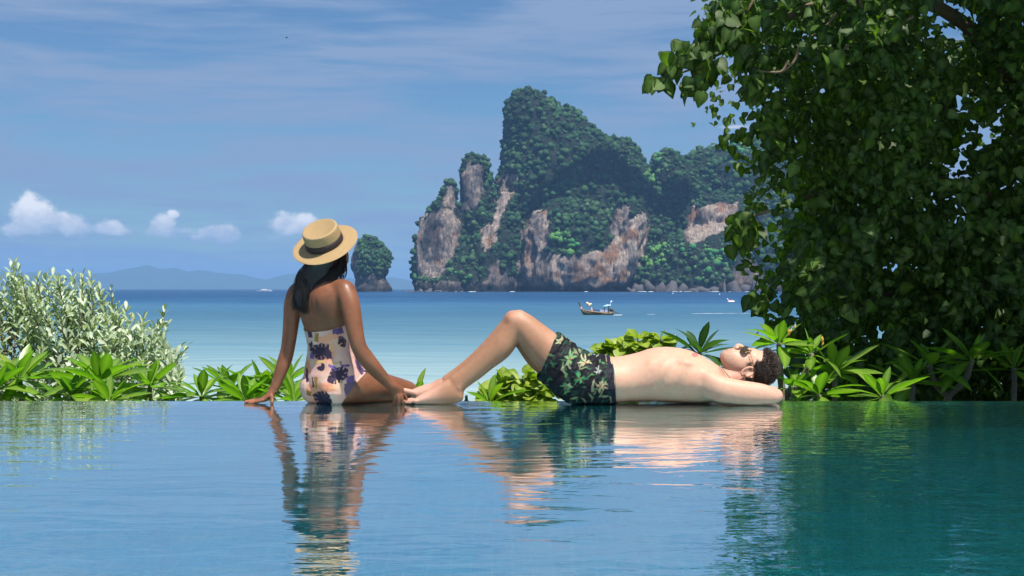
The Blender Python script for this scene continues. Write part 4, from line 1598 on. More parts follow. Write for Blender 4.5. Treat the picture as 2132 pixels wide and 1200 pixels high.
for i, (tp, dn) in enumerate(tips):
    st_ = SB + Vector(((tp.x - SB.x) * .72 + rb.gauss(0, .1), rb.gauss(0, .2), .25 + (tp.z - SB.z) * .38))
    d = (tp - st_)
    ln = d.length
    d.normalize()
    d = (d + Vector((0, 0, .5))).normalized()
    shoot = min(ln, rb.uniform(.3, .55))
    if i % 3 == 0:
        bm = bmesh.new()
        tube(bm, [(SB + Vector((rb.gauss(0, .1), rb.gauss(0, .1), 0)), .014), (st_, .009), (tp - d * shoot * .4, .005), (tp, .002)], n=5, sub=3)
        link_mesh('twig', bm_mesh('twig', bm), m_twig, bush)
    n_ = rb.randint(15, 26)
    for q in range(n_):
        f_ = q / n_
        az_ = q * 2.4 + rb.gauss(0, .3)
        side = Vector((math.cos(az_), math.sin(az_), 0))
        ld = (d * (.55 + .5 * f_) + side * (.95 - .45 * f_) + Vector((0, 0, .15))).normalized()
        m_ = frame(ld, d - ld * .2 + Vector((0, -.2, .3)), rb.uniform(.05, .095) * (1.05 - .25 * f_), rb.gauss(0, .3))
        m_.translation = tp - d * shoot * (1 - f_) + side * .008
        mats_b.append(m_)
pos = np.array([m_.translation[:] for m_ in mats_b])
lpx, lpy = to_px(pos)
key = np.where((lpx > 0) & (lpy < 800), pos[:, 1], 99)
taken, cells = [], {}
for i in np.argsort(key):
    if len(taken) >= 298 or key[i] > 90:
        break
    c_ = (int(lpx[i] // 25), int(lpy[i] // 25))
    if cells.get(c_, 0) >= 3:
        continue
    cells[c_] = cells.get(c_, 0) + 1
    taken.append(int(i))
tk = set(taken)
leaf_objects([mats_b[i] for i in taken], silv_me, bush)
rest = [np.array(mats_b[i]) for i in range(len(mats_b)) if i not in tk]
leaf_stuff('foliage', SILV[0], rest[0::2], m_silv, bush)
leaf_stuff('foliage', SILV[1], rest[1::2], m_silv, bush)
# small dark garden light peeping over the edge by the heel
gl_ = empty('garden_light', P(971, 838, 7.35) + Vector((0, 0, -.6)))
tag(gl_, 'small black garden light peeping over the edge beside the heel', 'lamp')
c_ = P(971, 838, 7.35)
bm = bmesh.new()
tube(bm, [(c_ + Vector((0, 0, -.6)), .012), (c_ + Vector((0, 0, .0)), .012)], n=8)
link_mesh('post', bm_mesh('post', bm), m_darkm, gl_)
bm = bmesh.new()
loft(bm, [(c_ + Vector((0, 0, z_)), Vector((r_, 0, 0)), Vector((0, r_, 0))) for z_, r_ in ((-.005, .014), (.004, .016), (.012, .009), (.022, .007), (.03, .008), (.036, .005))], 10, 3)
link_mesh('lamp_head', bm_mesh('lamp_head', bm), m_darkm, gl_)

# ------------------------------------------------------------------ people
m_skin_f = skin_mat('brown_skin', 0.42)
m_skin_m = skin_mat('fair_skin', 0.52)
m_swim = cloth_mat('swimsuit_print', 0.5, 0.25)
m_short = cloth_mat('swim_shorts_print', 0.65, 0.5)
m_hair_f = simple_mat('long_black_hair', (0.007, 0.004, 0.003), 0.42, 0.4, 60.0)
m_hair_m = simple_mat('short_brown_hair', (0.042, 0.025, 0.016), 0.42, 0.5, 60.0)


def cut_below(me_bm, co_, no_):
    """remove everything on the side the normal points to, leaving a clean edge"""
    geom = me_bm.verts[:] + me_bm.edges[:] + me_bm.faces[:]
    bmesh.ops.bisect_plane(me_bm, geom=geom, plane_co=co_, plane_no=no_, clear_outer=True, clear_inner=False)


def ribbon_strands(name, strands, mat, parent):
    """strands: list of (points, half width, side vector); thin three-sided locks"""
    vs, fs = [], []
    for pts_, w0, sd in strands:
        n_ = len(pts_)
        b0 = len(vs)
        for i, q in enumerate(pts_):
            tt = (pts_[min(i + 1, n_ - 1)] - pts_[max(i - 1, 0)]).normalized()
            s_ = (sd - tt * sd.dot(tt)).normalized()
            u_ = tt.cross(s_)
            ww = w0 * (1.0 - 0.9 * (i / (n_ - 1)) ** 2.2) * (0.6 + 0.4 * min(1, i / 1.5))
            vs += [tuple(q + s_ * ww), tuple(q - s_ * ww), tuple(q + u_ * ww * 0.8)]
        for i in range(n_ - 1):
            a, b = b0 + i * 3, b0 + (i + 1) * 3
            for k_ in range(3):
                l_ = (k_ + 1) % 3
                fs += [(a + k_, a + l_, b + l_), (a + k_, b + l_, b + k_)]
    me_ = mesh_big(name, np.array(vs), np.array(fs))
    return link_mesh(name, me_, mat, parent)


def fingers(bm, lst, n=10):
    for f_ in lst:
        tube(bm, f_, n=n, sub=3, ref=Vector((0.1, 1, 0.2)))


# ---- seated person, back to us
FW = Vector((0.60, 0.80, 0)).normalized()      # way the chest faces
RT = Vector((0.80, -0.60, 0)).normalized()     # its right-hand side
woman = empty('person', P(692, 836, 6.88))
tag(woman, 'person in straw hat and patterned swimsuit sitting on the pool edge, back turned', 'person')


def trunk_w(bm):
    st_ = []
    for (cx, cy_, Y, ra, rb_) in ((692, 826, 6.885, .125, .10), (694, 812, 6.885, .152, .122), (696, 790, 6.88, .160, .128), (694, 765, 6.875, .150, .112), (689, 742, 6.865, .128, .094), (685, 718, 6.85, .114, .084),
                                  (681, 692, 6.835, .118, .088), (677, 665, 6.815, .130, .098), (673, 640, 6.80, .140, .098), (670, 618, 6.79, .150, .088), (669, 602, 6.785, .138, .070), (671, 590, 6.785, .095, .056)):
        st_.append((P(cx, cy_, Y), RT * ra, FW * rb_))
    loft(bm, st_, 28, 5, 0.5)
    for s_ in (-1, 1):     # seat and bust
        ellipsoid(bm, P(694, 806, 6.88) + RT * .066 * s_ - FW * .030, (RT * .078, FW * .10, Vector((0, 0, .088))))
        ellipsoid(bm, P(678, 668, 6.815) + RT * .070 * s_ + FW * .085, (RT * .062, FW * .062, Vector((0, 0, .060))))


def thigh_w(bm):
    kr = P(848, 816, 7.12)
    tube(bm, [(P(722, 806, 6.84), .095), (P(748, 804, 6.87), .088), (P(778, 805, 6.92), .080), (P(815, 811, 7.02), .068), (kr, .056)], n=18, ref=Vector((0, 0, 1)))
    kl = kr + Vector((-.13, .13, .02))
    tube(bm, [(P(688, 808, 6.99), .082), (P(708, 806, 7.05), .080), (P(760, 806, 7.14), .072), (kl, .056)], n=18, ref=Vector((0, 0, 1)))
    return kr, kl


bm = bmesh.new()
trunk_w(bm)
kr, kl = thigh_w(bm)
for kn in (kr, kl):
    ft = kn + Vector((.02, .05, -.40))
    tube(bm, [(kn, .056), (kn + Vector((.01, .045, -.10)), .054), (kn + Vector((.015, .035, -.18)), .050), (kn + Vector((.02, .04, -.30)), .036), (ft, .032)], n=16)
    tube(bm, [(ft + Vector((-.02, -.03, -.01)), .030), (ft + Vector((.03, .05, -.04)), .036), (ft + Vector((.07, .12, -.07)), .032)], n=12, ref=Vector((0, 0, 1)), flat=1.2)
    for q in range(5):
        s_ = (q - 2) * .013
        tube(bm, [(ft + Vector((.065 + s_ * .8, .115 - s_ * .6, -.072)), .009), (ft + Vector((.085 + s_ * .8, .15 - s_ * .6, -.085)), .008)], n=8)
# neck, head
tube(bm, [(P(671, 596, 6.785), .058), (P(673, 578, 6.78), .047), (P(677, 566, 6.80), .046), (P(679, 552, 6.82), .05)], n=16)
HAXIS = Vector((-0.23, -0.57, 0.79)).normalized()      # crown of the tilted head
HFACE = (FW - HAXIS * FW.dot(HAXIS)).normalized()
HSIDE = HFACE.cross(HAXIS).normalized()
HC = P(676, 506, 6.79) - HAXIS * .066
ellipsoid(bm, HC + HAXIS * .03 - HFACE * .012, (HSIDE * .072, HFACE * .082, HAXIS * .090))
ellipsoid(bm, HC - HAXIS * .035 + HFACE * .035, (HSIDE * .062, HFACE * .062, HAXIS * .078))
ellipsoid(bm, HC - HAXIS * .085 + HFACE * .065, (HSIDE * .03, HFACE * .028, HAXIS * .026))
tube(bm, [(HC + HAXIS * .012 + HFACE * .088, .009), (HC - HAXIS * .012 + HFACE * .102, .011), (HC - HAXIS * .030 + HFACE * .110, .014), (HC - HAXIS * .038 + HFACE * .096, .012)], n=10, ref=HSIDE)
ellipsoid(bm, HC - HAXIS * .058 + HFACE * .092, (HSIDE * .024, HFACE * .010, HAXIS * .006))
ellipsoid(bm, HC - HAXIS * .069 + HFACE * .090, (HSIDE * .021, HFACE * .010, HAXIS * .007))
for s_ in (-1, 1):
    ellipsoid(bm, HC - HAXIS * .012 + HSIDE * .077 * s_ - HFACE * .01, (HSIDE * .010, HFACE * .018, HAXIS * .030))
# arms
tube(bm, [(P(700, 602, 6.755), .052), (P(718, 606, 6.715), .053), (P(727, 628, 6.69), .049), (P(734, 662, 6.675), .045), (P(741, 698, 6.665), .040), (P(748, 724, 6.665), .038), (P(762, 746, 6.675), .040), (P(782, 770, 6.70), .036),
          (P(801, 790, 6.73), .029), (P(815, 804, 6.755), .0255)], n=18)
ARMR = P(815, 804, 6.755)
tube(bm, [(ARMR, .026, .9), (P(822, 811, 6.77), .032, .55), (P(828, 817, 6.78), .036, .45), (P(829, 820, 6.782), .032, .42)], n=16, ref=Vector((1, .25, .2)))
fingers(bm, [
    [(P(821, 818, 6.775), .0090), (P(821.5, 827, 6.772), .0080), (P(821, 836, 6.78), .0074), (P(820, 841.5, 6.785), .0066)],
    [(P(827, 819, 6.773), .0092), (P(829.5, 828, 6.768), .0082), (P(829.5, 838, 6.773), .0076), (P(829, 843.5, 6.78), .0068)],
    [(P(832, 818, 6.778), .0092), (P(837, 827, 6.772), .0082), (P(838.5, 837, 6.775), .0075), (P(838.5, 843, 6.782), .0066)],
    [(P(835, 816, 6.79), .0085), (P(843.5, 824, 6.79), .0076), (P(847, 833, 6.79), .0070), (P(847.5, 840, 6.79), .0062)],
    [(P(818, 812, 6.79), .011), (P(820, 823, 6.82), .0105), (P(824, 831, 6.84), .009)]])
tube(bm, [(P(636, 604, 6.84), .050), (P(620, 610, 6.865), .050), (P(611, 630, 6.875), .046), (P(607, 664, 6.88), .041), (P(603, 700, 6.88), .037), (P(599, 727, 6.88), .035), (P(593, 750, 6.875), .036), (P(583, 778, 6.865), .031),
          (P(575, 800, 6.86), .0255), (P(570, 812, 6.86), .0235)], n=18)
tube(bm, [(P(570, 811, 6.86), .024, .95), (P(562, 823, 6.86), .032, .6), (P(552, 830, 6.86), .036, .42), (P(544, 833, 6.86), .034, .38)], n=16, ref=Vector((0, 1, 0)))
fingers(bm, [
    [(P(549, 833.5, 6.83), .0095), (P(537, 836, 6.825), .009), (P(527, 838, 6.825), .0082), (P(519, 839, 6.825), .007)],
    [(P(547, 832.5, 6.85), .010), (P(532, 834.5, 6.848), .0092), (P(520, 836.2, 6.848), .0085), (P(510, 837.3, 6.848), .007)],
    [(P(547, 831.5, 6.872), .010), (P(533, 833.5, 6.875), .0092), (P(521, 835.2, 6.877), .0085), (P(511, 836.5, 6.878), .007)],
    [(P(549, 830.5, 6.892), .009), (P(538, 833, 6.90), .0085), (P(528, 834.5, 6.905), .008), (P(521, 835.5, 6.907), .0068)],
    [(P(565, 824, 6.84), .012), (P(567, 832, 6.815), .0105), (P(566, 839.5, 6.80), .009)]])
body_w = remesh(bm, 0.0042, 3, 'body')
co = coords(body_w)
cx, cy_ = to_px(co)
soft = sstep(808, 796, cy_) * sstep(552, 562, cy_)
soft = np.maximum(soft, ((cx > 640) & (cx < 800) & (cy_ > 560)).astype(float))
relax(body_w, soft, 18)
co = coords(body_w)
nr = normals(body_w)
# shoulder blades and spine furrow
rel = co - np.array(P(676, 640, 6.80)[:])
lat = rel @ np.array(RT[:])
fwd = rel @ np.array(FW[:])
onback = sstep(0.02, -0.05, fwd) * sstep(-0.16, -0.05, rel[:, 2] * 1.0 + 0.0) * sstep(0.11, 0.03, rel[:, 2])
disp = -0.007 * np.exp(-(lat / 0.018) ** 2) * onback
for s_ in (-1, 1):
    disp += 0.008 * np.exp(-((lat - s_ * .07) / .035) ** 2 - ((rel[:, 2] - .025) / .06) ** 2) * onback
    disp -= 0.004 * np.exp(-((lat - s_ * .035) / .015) ** 2 - ((rel[:, 2] - .0) / .06) ** 2) * onback
torso_only = (np.abs(lat) < .15)
set_coords(body_w, co + nr * (disp * torso_only)[:, None])
base_c = np.array((0.195, 0.082, 0.042))
col = np.tile(base_c, (len(co), 1))
cx, cy_ = to_px(co)
dk = np.clip(fbm(co, 9.0, 3, 4) * .5, -.2, .3)
col *= (1 - dk * .6)[:, None]
hd = co - np.array(HC[:])
for s_ in (-1, 1):
    e_ = np.array((-HAXIS * .002 + HSIDE * .032 * s_ + HFACE * .088)[:])
    d_ = np.linalg.norm(hd - e_, axis=1)
    col[d_ < .012] = (0.7, 0.68, 0.65)
    col[d_ < .0065] = (0.02, 0.01, 0.008)
    br_ = np.linalg.norm((hd - np.array((HAXIS * .022 + HSIDE * .034 * s_ + HFACE * .092)[:])) @ np.array([HAXIS * 3.2, HSIDE, HFACE]).T, axis=1)
    col[br_ < .022] = (0.02, 0.012, 0.01)
lip = np.linalg.norm((hd - np.array((-HAXIS * .063 + HFACE * .098)[:])) @ np.array([HAXIS * 2.0, HSIDE * .9, HFACE]).T, axis=1)
col[lip < .024] = (0.30, 0.08, 0.07)
# paler finger ends
tipm = (cx < 530) & (cy_ > 825)
col[tipm] = col[tipm] * 1.5
set_col(body_w, col)
link_mesh('body', body_w, m_skin_f, woman)

# swimsuit: follows the trunk, low at the back, cut high at the leg
bm = bmesh.new()
trunk_w(bm)
tube(bm, [(P(722, 806, 6.84), .095), (P(748, 804, 6.87), .088), (P(766, 805, 6.90), .083)], n=18, ref=Vector((0, 0, 1)))
tube(bm, [(P(688, 808, 6.99), .082), (P(698, 806, 7.02), .081)], n=18, ref=Vector((0, 0, 1)))
suit = remesh(bm, 0.0036, 4, 'swimsuit')
co = coords(suit)
nr = normals(suit)
cx, cy_ = to_px(co)
fold_ = np.array([mnoise.fractal(Vector((c_[0] * 5 + c_[2] * 14, c_[1] * 5, c_[2] * 42)), .8, 2, 3) for c_ in co])
set_coords(suit, co + nr * (0.0045 + 0.0022 * fold_ * sstep(770, 700, cy_) + 0.0008 * fold_)[:, None])
bs = bmesh.new()
bs.from_mesh(suit)
bk = P(668, 693, 6.835) - FW * .088
cut_below(bs, bk, (Vector((0, 0, 1)) - FW * .36 - RT * .04).normalized())
# leg openings
leg_a = P(716, 836, 6.78)
leg_b = P(765, 776, 6.86)
nleg = Vector((0, 0, 0))
edge_dir = (leg_b - leg_a).normalized()
nleg = edge_dir.cross(Vector((0, 1, -.15))).normalized()
if nleg.x < 0:
    nleg = -nleg
cut_below(bs, leg_a, nleg)
cut_below(bs, P(668, 806, 6.98) + Vector((.0, .10, 0)), Vector((.25, 1, -.3)).normalized())
bs.to_mesh(suit)
bs.free()
co = coords(suit)
px_, py_ = to_px(co)
wob_ = fbm(co, 45.0, 3, 2)
X = px_ + wob_ * 2.0
Yp = py_ + wob_ * 2.0
blush = np.array((0.58, 0.35, 0.30))
col = np.tile(blush, (len(co), 1))
cream = np.array((0.64, 0.46, 0.34))
peach = np.array((0.62, 0.27, 0.16))
plum_ = np.array((0.035, 0.022, 0.045))
ochre = np.array((0.30, 0.17, 0.04))
viol = np.array((0.12, 0.07, 0.20))
gold = np.array((0.62, 0.42, 0.14))
bl = fbm(co, 9.0, 3, 3)
col = lerp(col, cream, np.clip(bl * 1.2 + .25, 0, 1))
col = lerp(col, peach, np.clip((fbm(co, 7.0, 2, 8) - .10) * 2.6, 0, .85))


def paint(mask, c_):
    col[mask] = c_


def poly(pts_, c_):
    paint(inside(pts_, X, Yp), c_)


def monstera(cx_, cy__, rad, rot, c_):
    dx, dy = X - cx_, Yp - cy__
    ca, sa = math.cos(rot), math.sin(rot)
    u, v_ = (dx * ca + dy * sa) / rad, (-dx * sa + dy * ca) / rad
    a = np.arctan2(v_, u)
    r_ = np.hypot(u, v_ * 1.35)
    lim = 1.0 - .12 * np.abs(np.sin(a * 2))
    slit = (np.abs(np.sin(a * 5.5)) < .16) & (r_ > .55) & (np.abs(a) > .35)
    paint((r_ < lim) & ~slit, c_)


poly([(633, 752), (645, 748), (648, 778), (634, 784)], peach)
poly([(640, 800), (690, 798), (700, 815), (640, 822)], peach)
poly([(655, 705), (700, 690), (712, 702), (660, 716)], peach * 1.1)
monstera(668, 733, 24, .3, plum_)
monstera(703, 782, 25, 2.6, plum_)
monstera(672, 831, 22, .5, plum_)
monstera(712, 712, 13, 1.2, plum_ * 1.3)
monstera(741, 806, 12, 4.0, plum_ * 1.3)
poly([(680, 718), (686, 718), (685, 742), (692, 744), (691, 747), (679, 745)], plum_)
poly([(646, 736), (653, 737), (653, 747), (646, 747)], viol)
r1 = np.hypot(X - 668, Yp - 764)
r2 = np.hypot(X - 662, Yp - 759)
paint((r1 < 9) & (r2 > 6), plum_)
poly([(636, 766), (641, 766), (643, 795), (637, 797)], plum_)
poly([(708, 753), (712, 753), (712, 760), (729, 759), (729, 764), (709, 765)], viol)
poly([(722, 782), (737, 782), (738, 800), (722, 800)], viol)
poly([(683, 757), (700, 765), (702, 773), (684, 764)], viol * 1.4)
poly([(650, 787), (653, 787), (654, 807), (650, 807)], plum_)
poly([(655, 784), (661, 785), (660, 812), (655, 806)], ochre)
poly([(648, 752), (675, 751), (676, 755), (650, 757)], gold)
poly([(684, 755), (712, 755), (708, 758), (686, 758)], gold * .8)
poly([(636, 812), (648, 814), (650, 826), (640, 824)], ochre * .8)
poly([(681, 822), (686, 822), (688, 836), (683, 836)], plum_)
poly([(656, 694), (664, 694), (662, 712), (655, 710)], ochre)
poly([(640, 690), (650, 692), (651, 704), (641, 703)], plum_ * 1.5)
poly([(690, 688), (712, 680), (716, 694), (694, 697)], viol * .8)
poly([(652, 718), (644, 724), (643, 714), (650, 710)], plum_)
for (gx, gy) in ((700, 722), (706, 806), (744, 740)):
    a = np.arctan2(Yp - gy, X - gx)
    rr_ = np.hypot(X - gx, Yp - gy)
    paint((rr_ < 15) & (np.sin(a * 9) > .72) & (rr_ > 2), gold)
poly([(716, 800), (742, 794), (735, 822), (718, 825)], plum_ * 2.2 + .02)
poly([(724, 712), (738, 716), (746, 760), (738, 776), (728, 752)], blush * .85)
poly([(738, 735), (750, 745), (760, 775), (752, 782), (742, 765)], plum_ * 2.5)
# sides that are turned away carry a looser version of the same print
away = (co - np.array(P(686, 760, 6.87)[:])) @ np.array(FW[:]) > .03
bl2 = fbm(co, 16.0, 2, 12)
col[away & (bl2 > .22)] = plum_
col[away & (bl2 < -.32)] = peach
set_col(suit, col)
so = suit
sobj = link_mesh('swimsuit', suit, m_swim, woman)
bm = bmesh.new()       # halter strap tied behind the neck
neck = P(672, 586, 6.785)
tube(bm, [(P(678, 640, 6.815) + RT * .06 + FW * .115, .008), (P(676, 612, 6.80) + RT * .055 + FW * .095, .007), (neck + RT * .056 + FW * .02, .006), (neck - FW * .058, .006), (neck - RT * .056 + FW * .02, .006),
          (P(676, 612, 6.80) - RT * .055 + FW * .095, .007), (P(678, 640, 6.815) - RT * .06 + FW * .115, .008)], n=8)
ms = bm_mesh('strap', bm)
set_col(ms, np.tile(blush, (len(ms.vertices), 1)))
link_mesh('strap', ms, m_swim, sobj)

# long dark hair hanging down the back
rh = random.Random(3)
strands = []
hair_c = []
for i in range(1500):
    a = rh.uniform(-2.0, 2.0)                     # round the back of the head
    root = HC + HAXIS * rh.uniform(-.03, .012) - HFACE * math.cos(a) * .090 + HSIDE * math.sin(a) * .080
    u = a / 2.0                                    # -1..1 across
    ex = 643 + u * 33 + rh.gauss(0, 3.0)
    ey = 652 - 26 * max(0, u) ** 1.3 - 12 * max(0, -u - .4) - rh.random() ** 2 * 42 + rh.gauss(0, 3)
    Yb = 6.735 + .012 * rh.random() - .006 * math.cos(a) - .01 * u
    end = P(ex, ey, Yb)
    midx = root.x * .35 + end.x * .65 + (.012 if u > 0 else -.010)
    m1 = Vector((midx * .45 + root.x * .55, min(root.y, 6.76) - .012, root.z - .07))
    m2 = Vector((midx, Yb - .008, root.z * .42 + end.z * .58 + .0))
    cpts = catmull([tuple(root), tuple(m1), tuple(m2), tuple(end)], 4)
    strands.append(([Vector(q) for q in cpts], rh.uniform(.0022, .0045), Vector((1, rh.gauss(0, .3), 0))))
for i in range(60):      # loose hairs at the temple on the right
    root = HC + HSIDE * .08 * 1 + HFACE * rh.uniform(-.05, .03) - HAXIS * rh.uniform(0, .05)
    end = P(700 + rh.gauss(0, 8), 575 + rh.gauss(0, 12), 6.76)
    cpts = catmull([tuple(root), tuple((root + end) / 2 + Vector((.012, -.01, -.01))), tuple(end)], 4)
    strands.append(([Vector(q) for q in cpts], .0028, Vector((1, 0, 0))))
hair_o = ribbon_strands('hair', strands, m_hair_f, woman)
bm = bmesh.new()         # the mass of hair under the outer locks
loft(bm, [(P(675, 546, 6.775), Vector((.078, .02, .02)), Vector((0, .070, 0))), (P(662, 564, 6.76), Vector((.078, 0, .02)), Vector((0, .045, 0))), (P(653, 590, 6.75), Vector((.076, 0, .01)), Vector((0, .028, 0))),
          (P(645, 615, 6.745), Vector((.072, 0, 0)), Vector((0, .020, 0))), (P(642, 638, 6.745), Vector((.056, 0, 0)), Vector((0, .013, 0)))], 20, 4, .5)
ellipsoid(bm, HC + HAXIS * .025 - HFACE * .016, (HSIDE * .077, HFACE * .083, HAXIS * .088))
link_mesh('hair_mass', remesh(bm, .006, 2, 'hair_mass'), m_hair_f, hair_o)

# straw hat
m_straw, t, out = new_mat('woven_straw')
tco = t.add('ShaderNodeTexCoord').outputs['Object']
x_, y_, z_ = t.sep(tco)
rad = t.math('SQRT', t.math('ADD', t.math('MULTIPLY', x_, x_), t.math('MULTIPLY', y_, y_)))
ang = t.math('ARCTAN2', y_, x_)
ringw = t.math('SINE', t.math('MULTIPLY', t.math('ADD', rad, z_), 1150.0))
weave = t.math('SINE', t.math('MULTIPLY', ang, 190.0))
hw_ = t.math('ADD', ringw, t.math('MULTIPLY', weave, .5))
nz = t.noise(tco, 90.0, 4.0)
c = t.mix(t.maprange(t.math('ADD', hw_, nz), -1.0, 1.8), (0.27, 0.17, 0.068), (0.46, 0.315, 0.15))
p = principled(t, out, Base_Color=c, Roughness=0.7)
t.put(p.inputs['Normal'], t.bump(hw_, 0.6, 0.0012))
AX = Vector((-0.23, -0.57, 0.79)).normalized()
hat = empty('straw_hat', P(676, 506, 6.79))
hat.rotation_euler = AX.to_track_quat('Z', 'Y').to_euler()
tag(hat, 'wide-brimmed straw hat with dark band on the seated person\'s head', 'hat')


def lathe(name, prof_, mat_, parent, n=64, wav=0.0):
    vs, fs = [], []
    for k_ in range(n):
        a = 2 * math.pi * k_ / n
        for (r_, z_) in prof_:
            zz = z_ + wav * max(0, r_ - .09) * math.sin(a * 2 + .6)
            vs.append((r_ * math.cos(a), r_ * math.sin(a), zz))
    m_ = len(prof_)
    for k_ in range(n):
        for j in range(m_ - 1):
            a, b = k_ * m_ + j, ((k_ + 1) % n) * m_ + j
            fs.append((a, b, b + 1, a + 1))
    me_ = mesh_np(name, vs, fs)
    bmx = bmesh.new()
    bmx.from_mesh(me_)
    bmesh.ops.remove_doubles(bmx, verts=bmx.verts[:], dist=1e-5)
    bmesh.ops.recalc_face_normals(bmx, faces=bmx.faces[:])
    bmx.to_mesh(me_)
    bmx.free()
    o = link_mesh(name, me_, mat_)
    o.parent = parent
    return o


lathe('crown', [(.0005, .070), (.035, .072), (.060, .077), (.074, .083), (.081, .084), (.0855, .081), (.0875, .074), (.089, .055), (.091, .02), (.092, .002), (.088, .002), (.086, .05), (.084, .070), (.0005, .066)], m_straw, hat)
lathe('brim', [(.0925, .001), (.100, -.001), (.125, -.004), (.150, -.008), (.160, -.008), (.161, -.0095), (.159, -.011), (.150, -.011), (.125, -.007), (.100, -.004), (.0925, -.003), (.0925, .001)], m_straw, hat, wav=.05)
m_band = simple_mat('dark_ribbon', (0.022, 0.012, 0.012), 0.6, 0.3, 40.0)
lathe('ribbon_band', [(.0928, .002), (.0932, .004), (.0924, .020), (.0910, .0345), (.0895, .0345), (.0905, .004), (.0928, .002)], m_band, hat)
hat.scale = (1.0, 1.0, 1.0)

# ---- lying person
man = empty('person', P(1250, 841, 6.86))
tag(man, 'person in floral swim shorts and sunglasses lying on the pool edge, knees bent', 'person')


def ul(lst, Y, b=None):
    """stations from upper and lower outline points: (ux, uy, lx, ly, half depth[, Y])"""
    res = []
    for s_ in lst:
        yy = s_[5] if len(s_) > 5 else Y
        u_, l_ = P(s_[0], s_[1], yy), P(s_[2], s_[3], yy)
        res.append(((u_ + l_) / 2, (u_ - l_) / 2, Vector((0, s_[4], 0))))
    return res


YM = 6.87
NEAR, FAR = 6.79, 6.945
THIGH_N = [(1228, 748, 1205, 828, .085), (1184, 715, 1150, 800, .088), (1158, 695, 1121, 770, .086), (1130, 674, 1099, 744, .079), (1107, 657, 1080, 716, .068), (1088, 648, 1066, 695, .058), (1070, 650, 1054, 678, .05)]
CALF_N = [(1080, 645, 1086, 694, .054), (1063, 649, 1079, 712, .056), (1051, 667, 1072, 727, .055), (1029, 695, 1055, 747, .057), (1000, 727, 1026, 768, .050), (976, 751, 1000, 789, .041), (956, 769, 976, 806, .035), (938, 783, 963, 818, .034)]
THIGH_F = [(1222, 752, 1196, 826, .085), (1150, 696, 1112, 772, .086), (1100, 657, 1074, 722, .070), (1066, 650, 1050, 690, .055)]
CALF_F = [(1068, 647, 1074, 702, .055), (1047, 664, 1066, 728, .055), (1020, 696, 1046, 748, .056), (985, 733, 1012, 774, .048), (950, 763, 970, 800, .037), (922, 784, 944, 816, .033)]
bm = bmesh.new()
loft(bm, ul(THIGH_N, NEAR), 24, 5, .6)
loft(bm, ul(CALF_N, NEAR), 24, 5, .6)
loft(bm, ul(THIGH_F, FAR), 24, 5, .6)
loft(bm, ul(CALF_F, FAR), 24, 5, .6)
ball(bm, P(1077, 664, NEAR), .044, .05, .044)
ball(bm, P(1068, 664, FAR), .044, .05, .044)
# feet
loft(bm, ul([(963, 812, 958, 838, .026), (952, 796, 952, 840.5, .033), (936, 788, 934, 842, .036), (915, 799, 915, 842, .037), (895, 811, 895, 842.5, .041), (877, 821, 877, 842.5, .045), (866, 828, 866, 842.5, .045)], NEAR), 20, 4, .6)
ball(bm, P(955, 808, NEAR - .026), .014, .012, .016)
for i, (x0, x1, dy, r_) in enumerate(((868, 852, -.038, .0095), (866, 848, -.018, .010), (865, 845, .000, .0105), (864, 844, .018, .011), (866, 842, .038, .0145))):
    tube(bm, [(P(x0, 836, NEAR + dy), r_), (P((x0 + x1) / 2, 834.5, NEAR + dy), r_ * 1.0), (P(x1, 838.5, NEAR + dy), r_ * .85)], n=10)
loft(bm, ul([(950, 812, 946, 834, .026), (938, 796, 938, 836.5, .033), (918, 788, 918, 837, .036), (898, 797, 898, 837, .038), (878, 803, 878, 836.5, .042), (862, 809, 862, 834, .044)], FAR), 20, 4, .6)
for i, (x0, x1, dy, r_) in enumerate(((862, 838, -.036, .0155), (862, 842, -.014, .011), (862, 843, .004, .0105), (864, 846, .021, .010), (866, 850, .037, .009))):
    tube(bm, [(P(x0, 819, FAR + dy), r_), (P((x0 + x1) / 2, 816, FAR + dy), r_), (P(x1, 813 + i * 2.5, FAR + dy), r_ * .85)], n=10)
# trunk
loft(bm, ul([(1200, 752, 1200, 839, .14), (1238, 744, 1240, 841, .162), (1270, 744, 1275, 840, .156), (1300, 740.5, 1300, 838, .150), (1330, 733.5, 1330, 836.5, .155), (1352, 726, 1352, 836.5, .162), (1380, 722, 1380, 837.5, .170),
             (1410, 724, 1410, 839, .176), (1438, 730, 1438, 840, .176), (1462, 741, 1462, 840, .168), (1484, 754, 1488, 838, .14), (1502, 766, 1508, 832, .085)], YM), 32, 5, .5)
loft(bm, ul([(1490, 760, 1498, 822, .07), (1512, 767, 1520, 818, .06), (1535, 766, 1545, 812, .058), (1556, 764, 1566, 808, .06)], YM), 20, 4, .5)
for s_ in (-1, 1):
    ellipsoid(bm, P(1426, 756, YM + s_ * .080), (Vector((.090, 0, -.016)), Vector((0, .085, 0)), Vector((.006, 0, .034))))
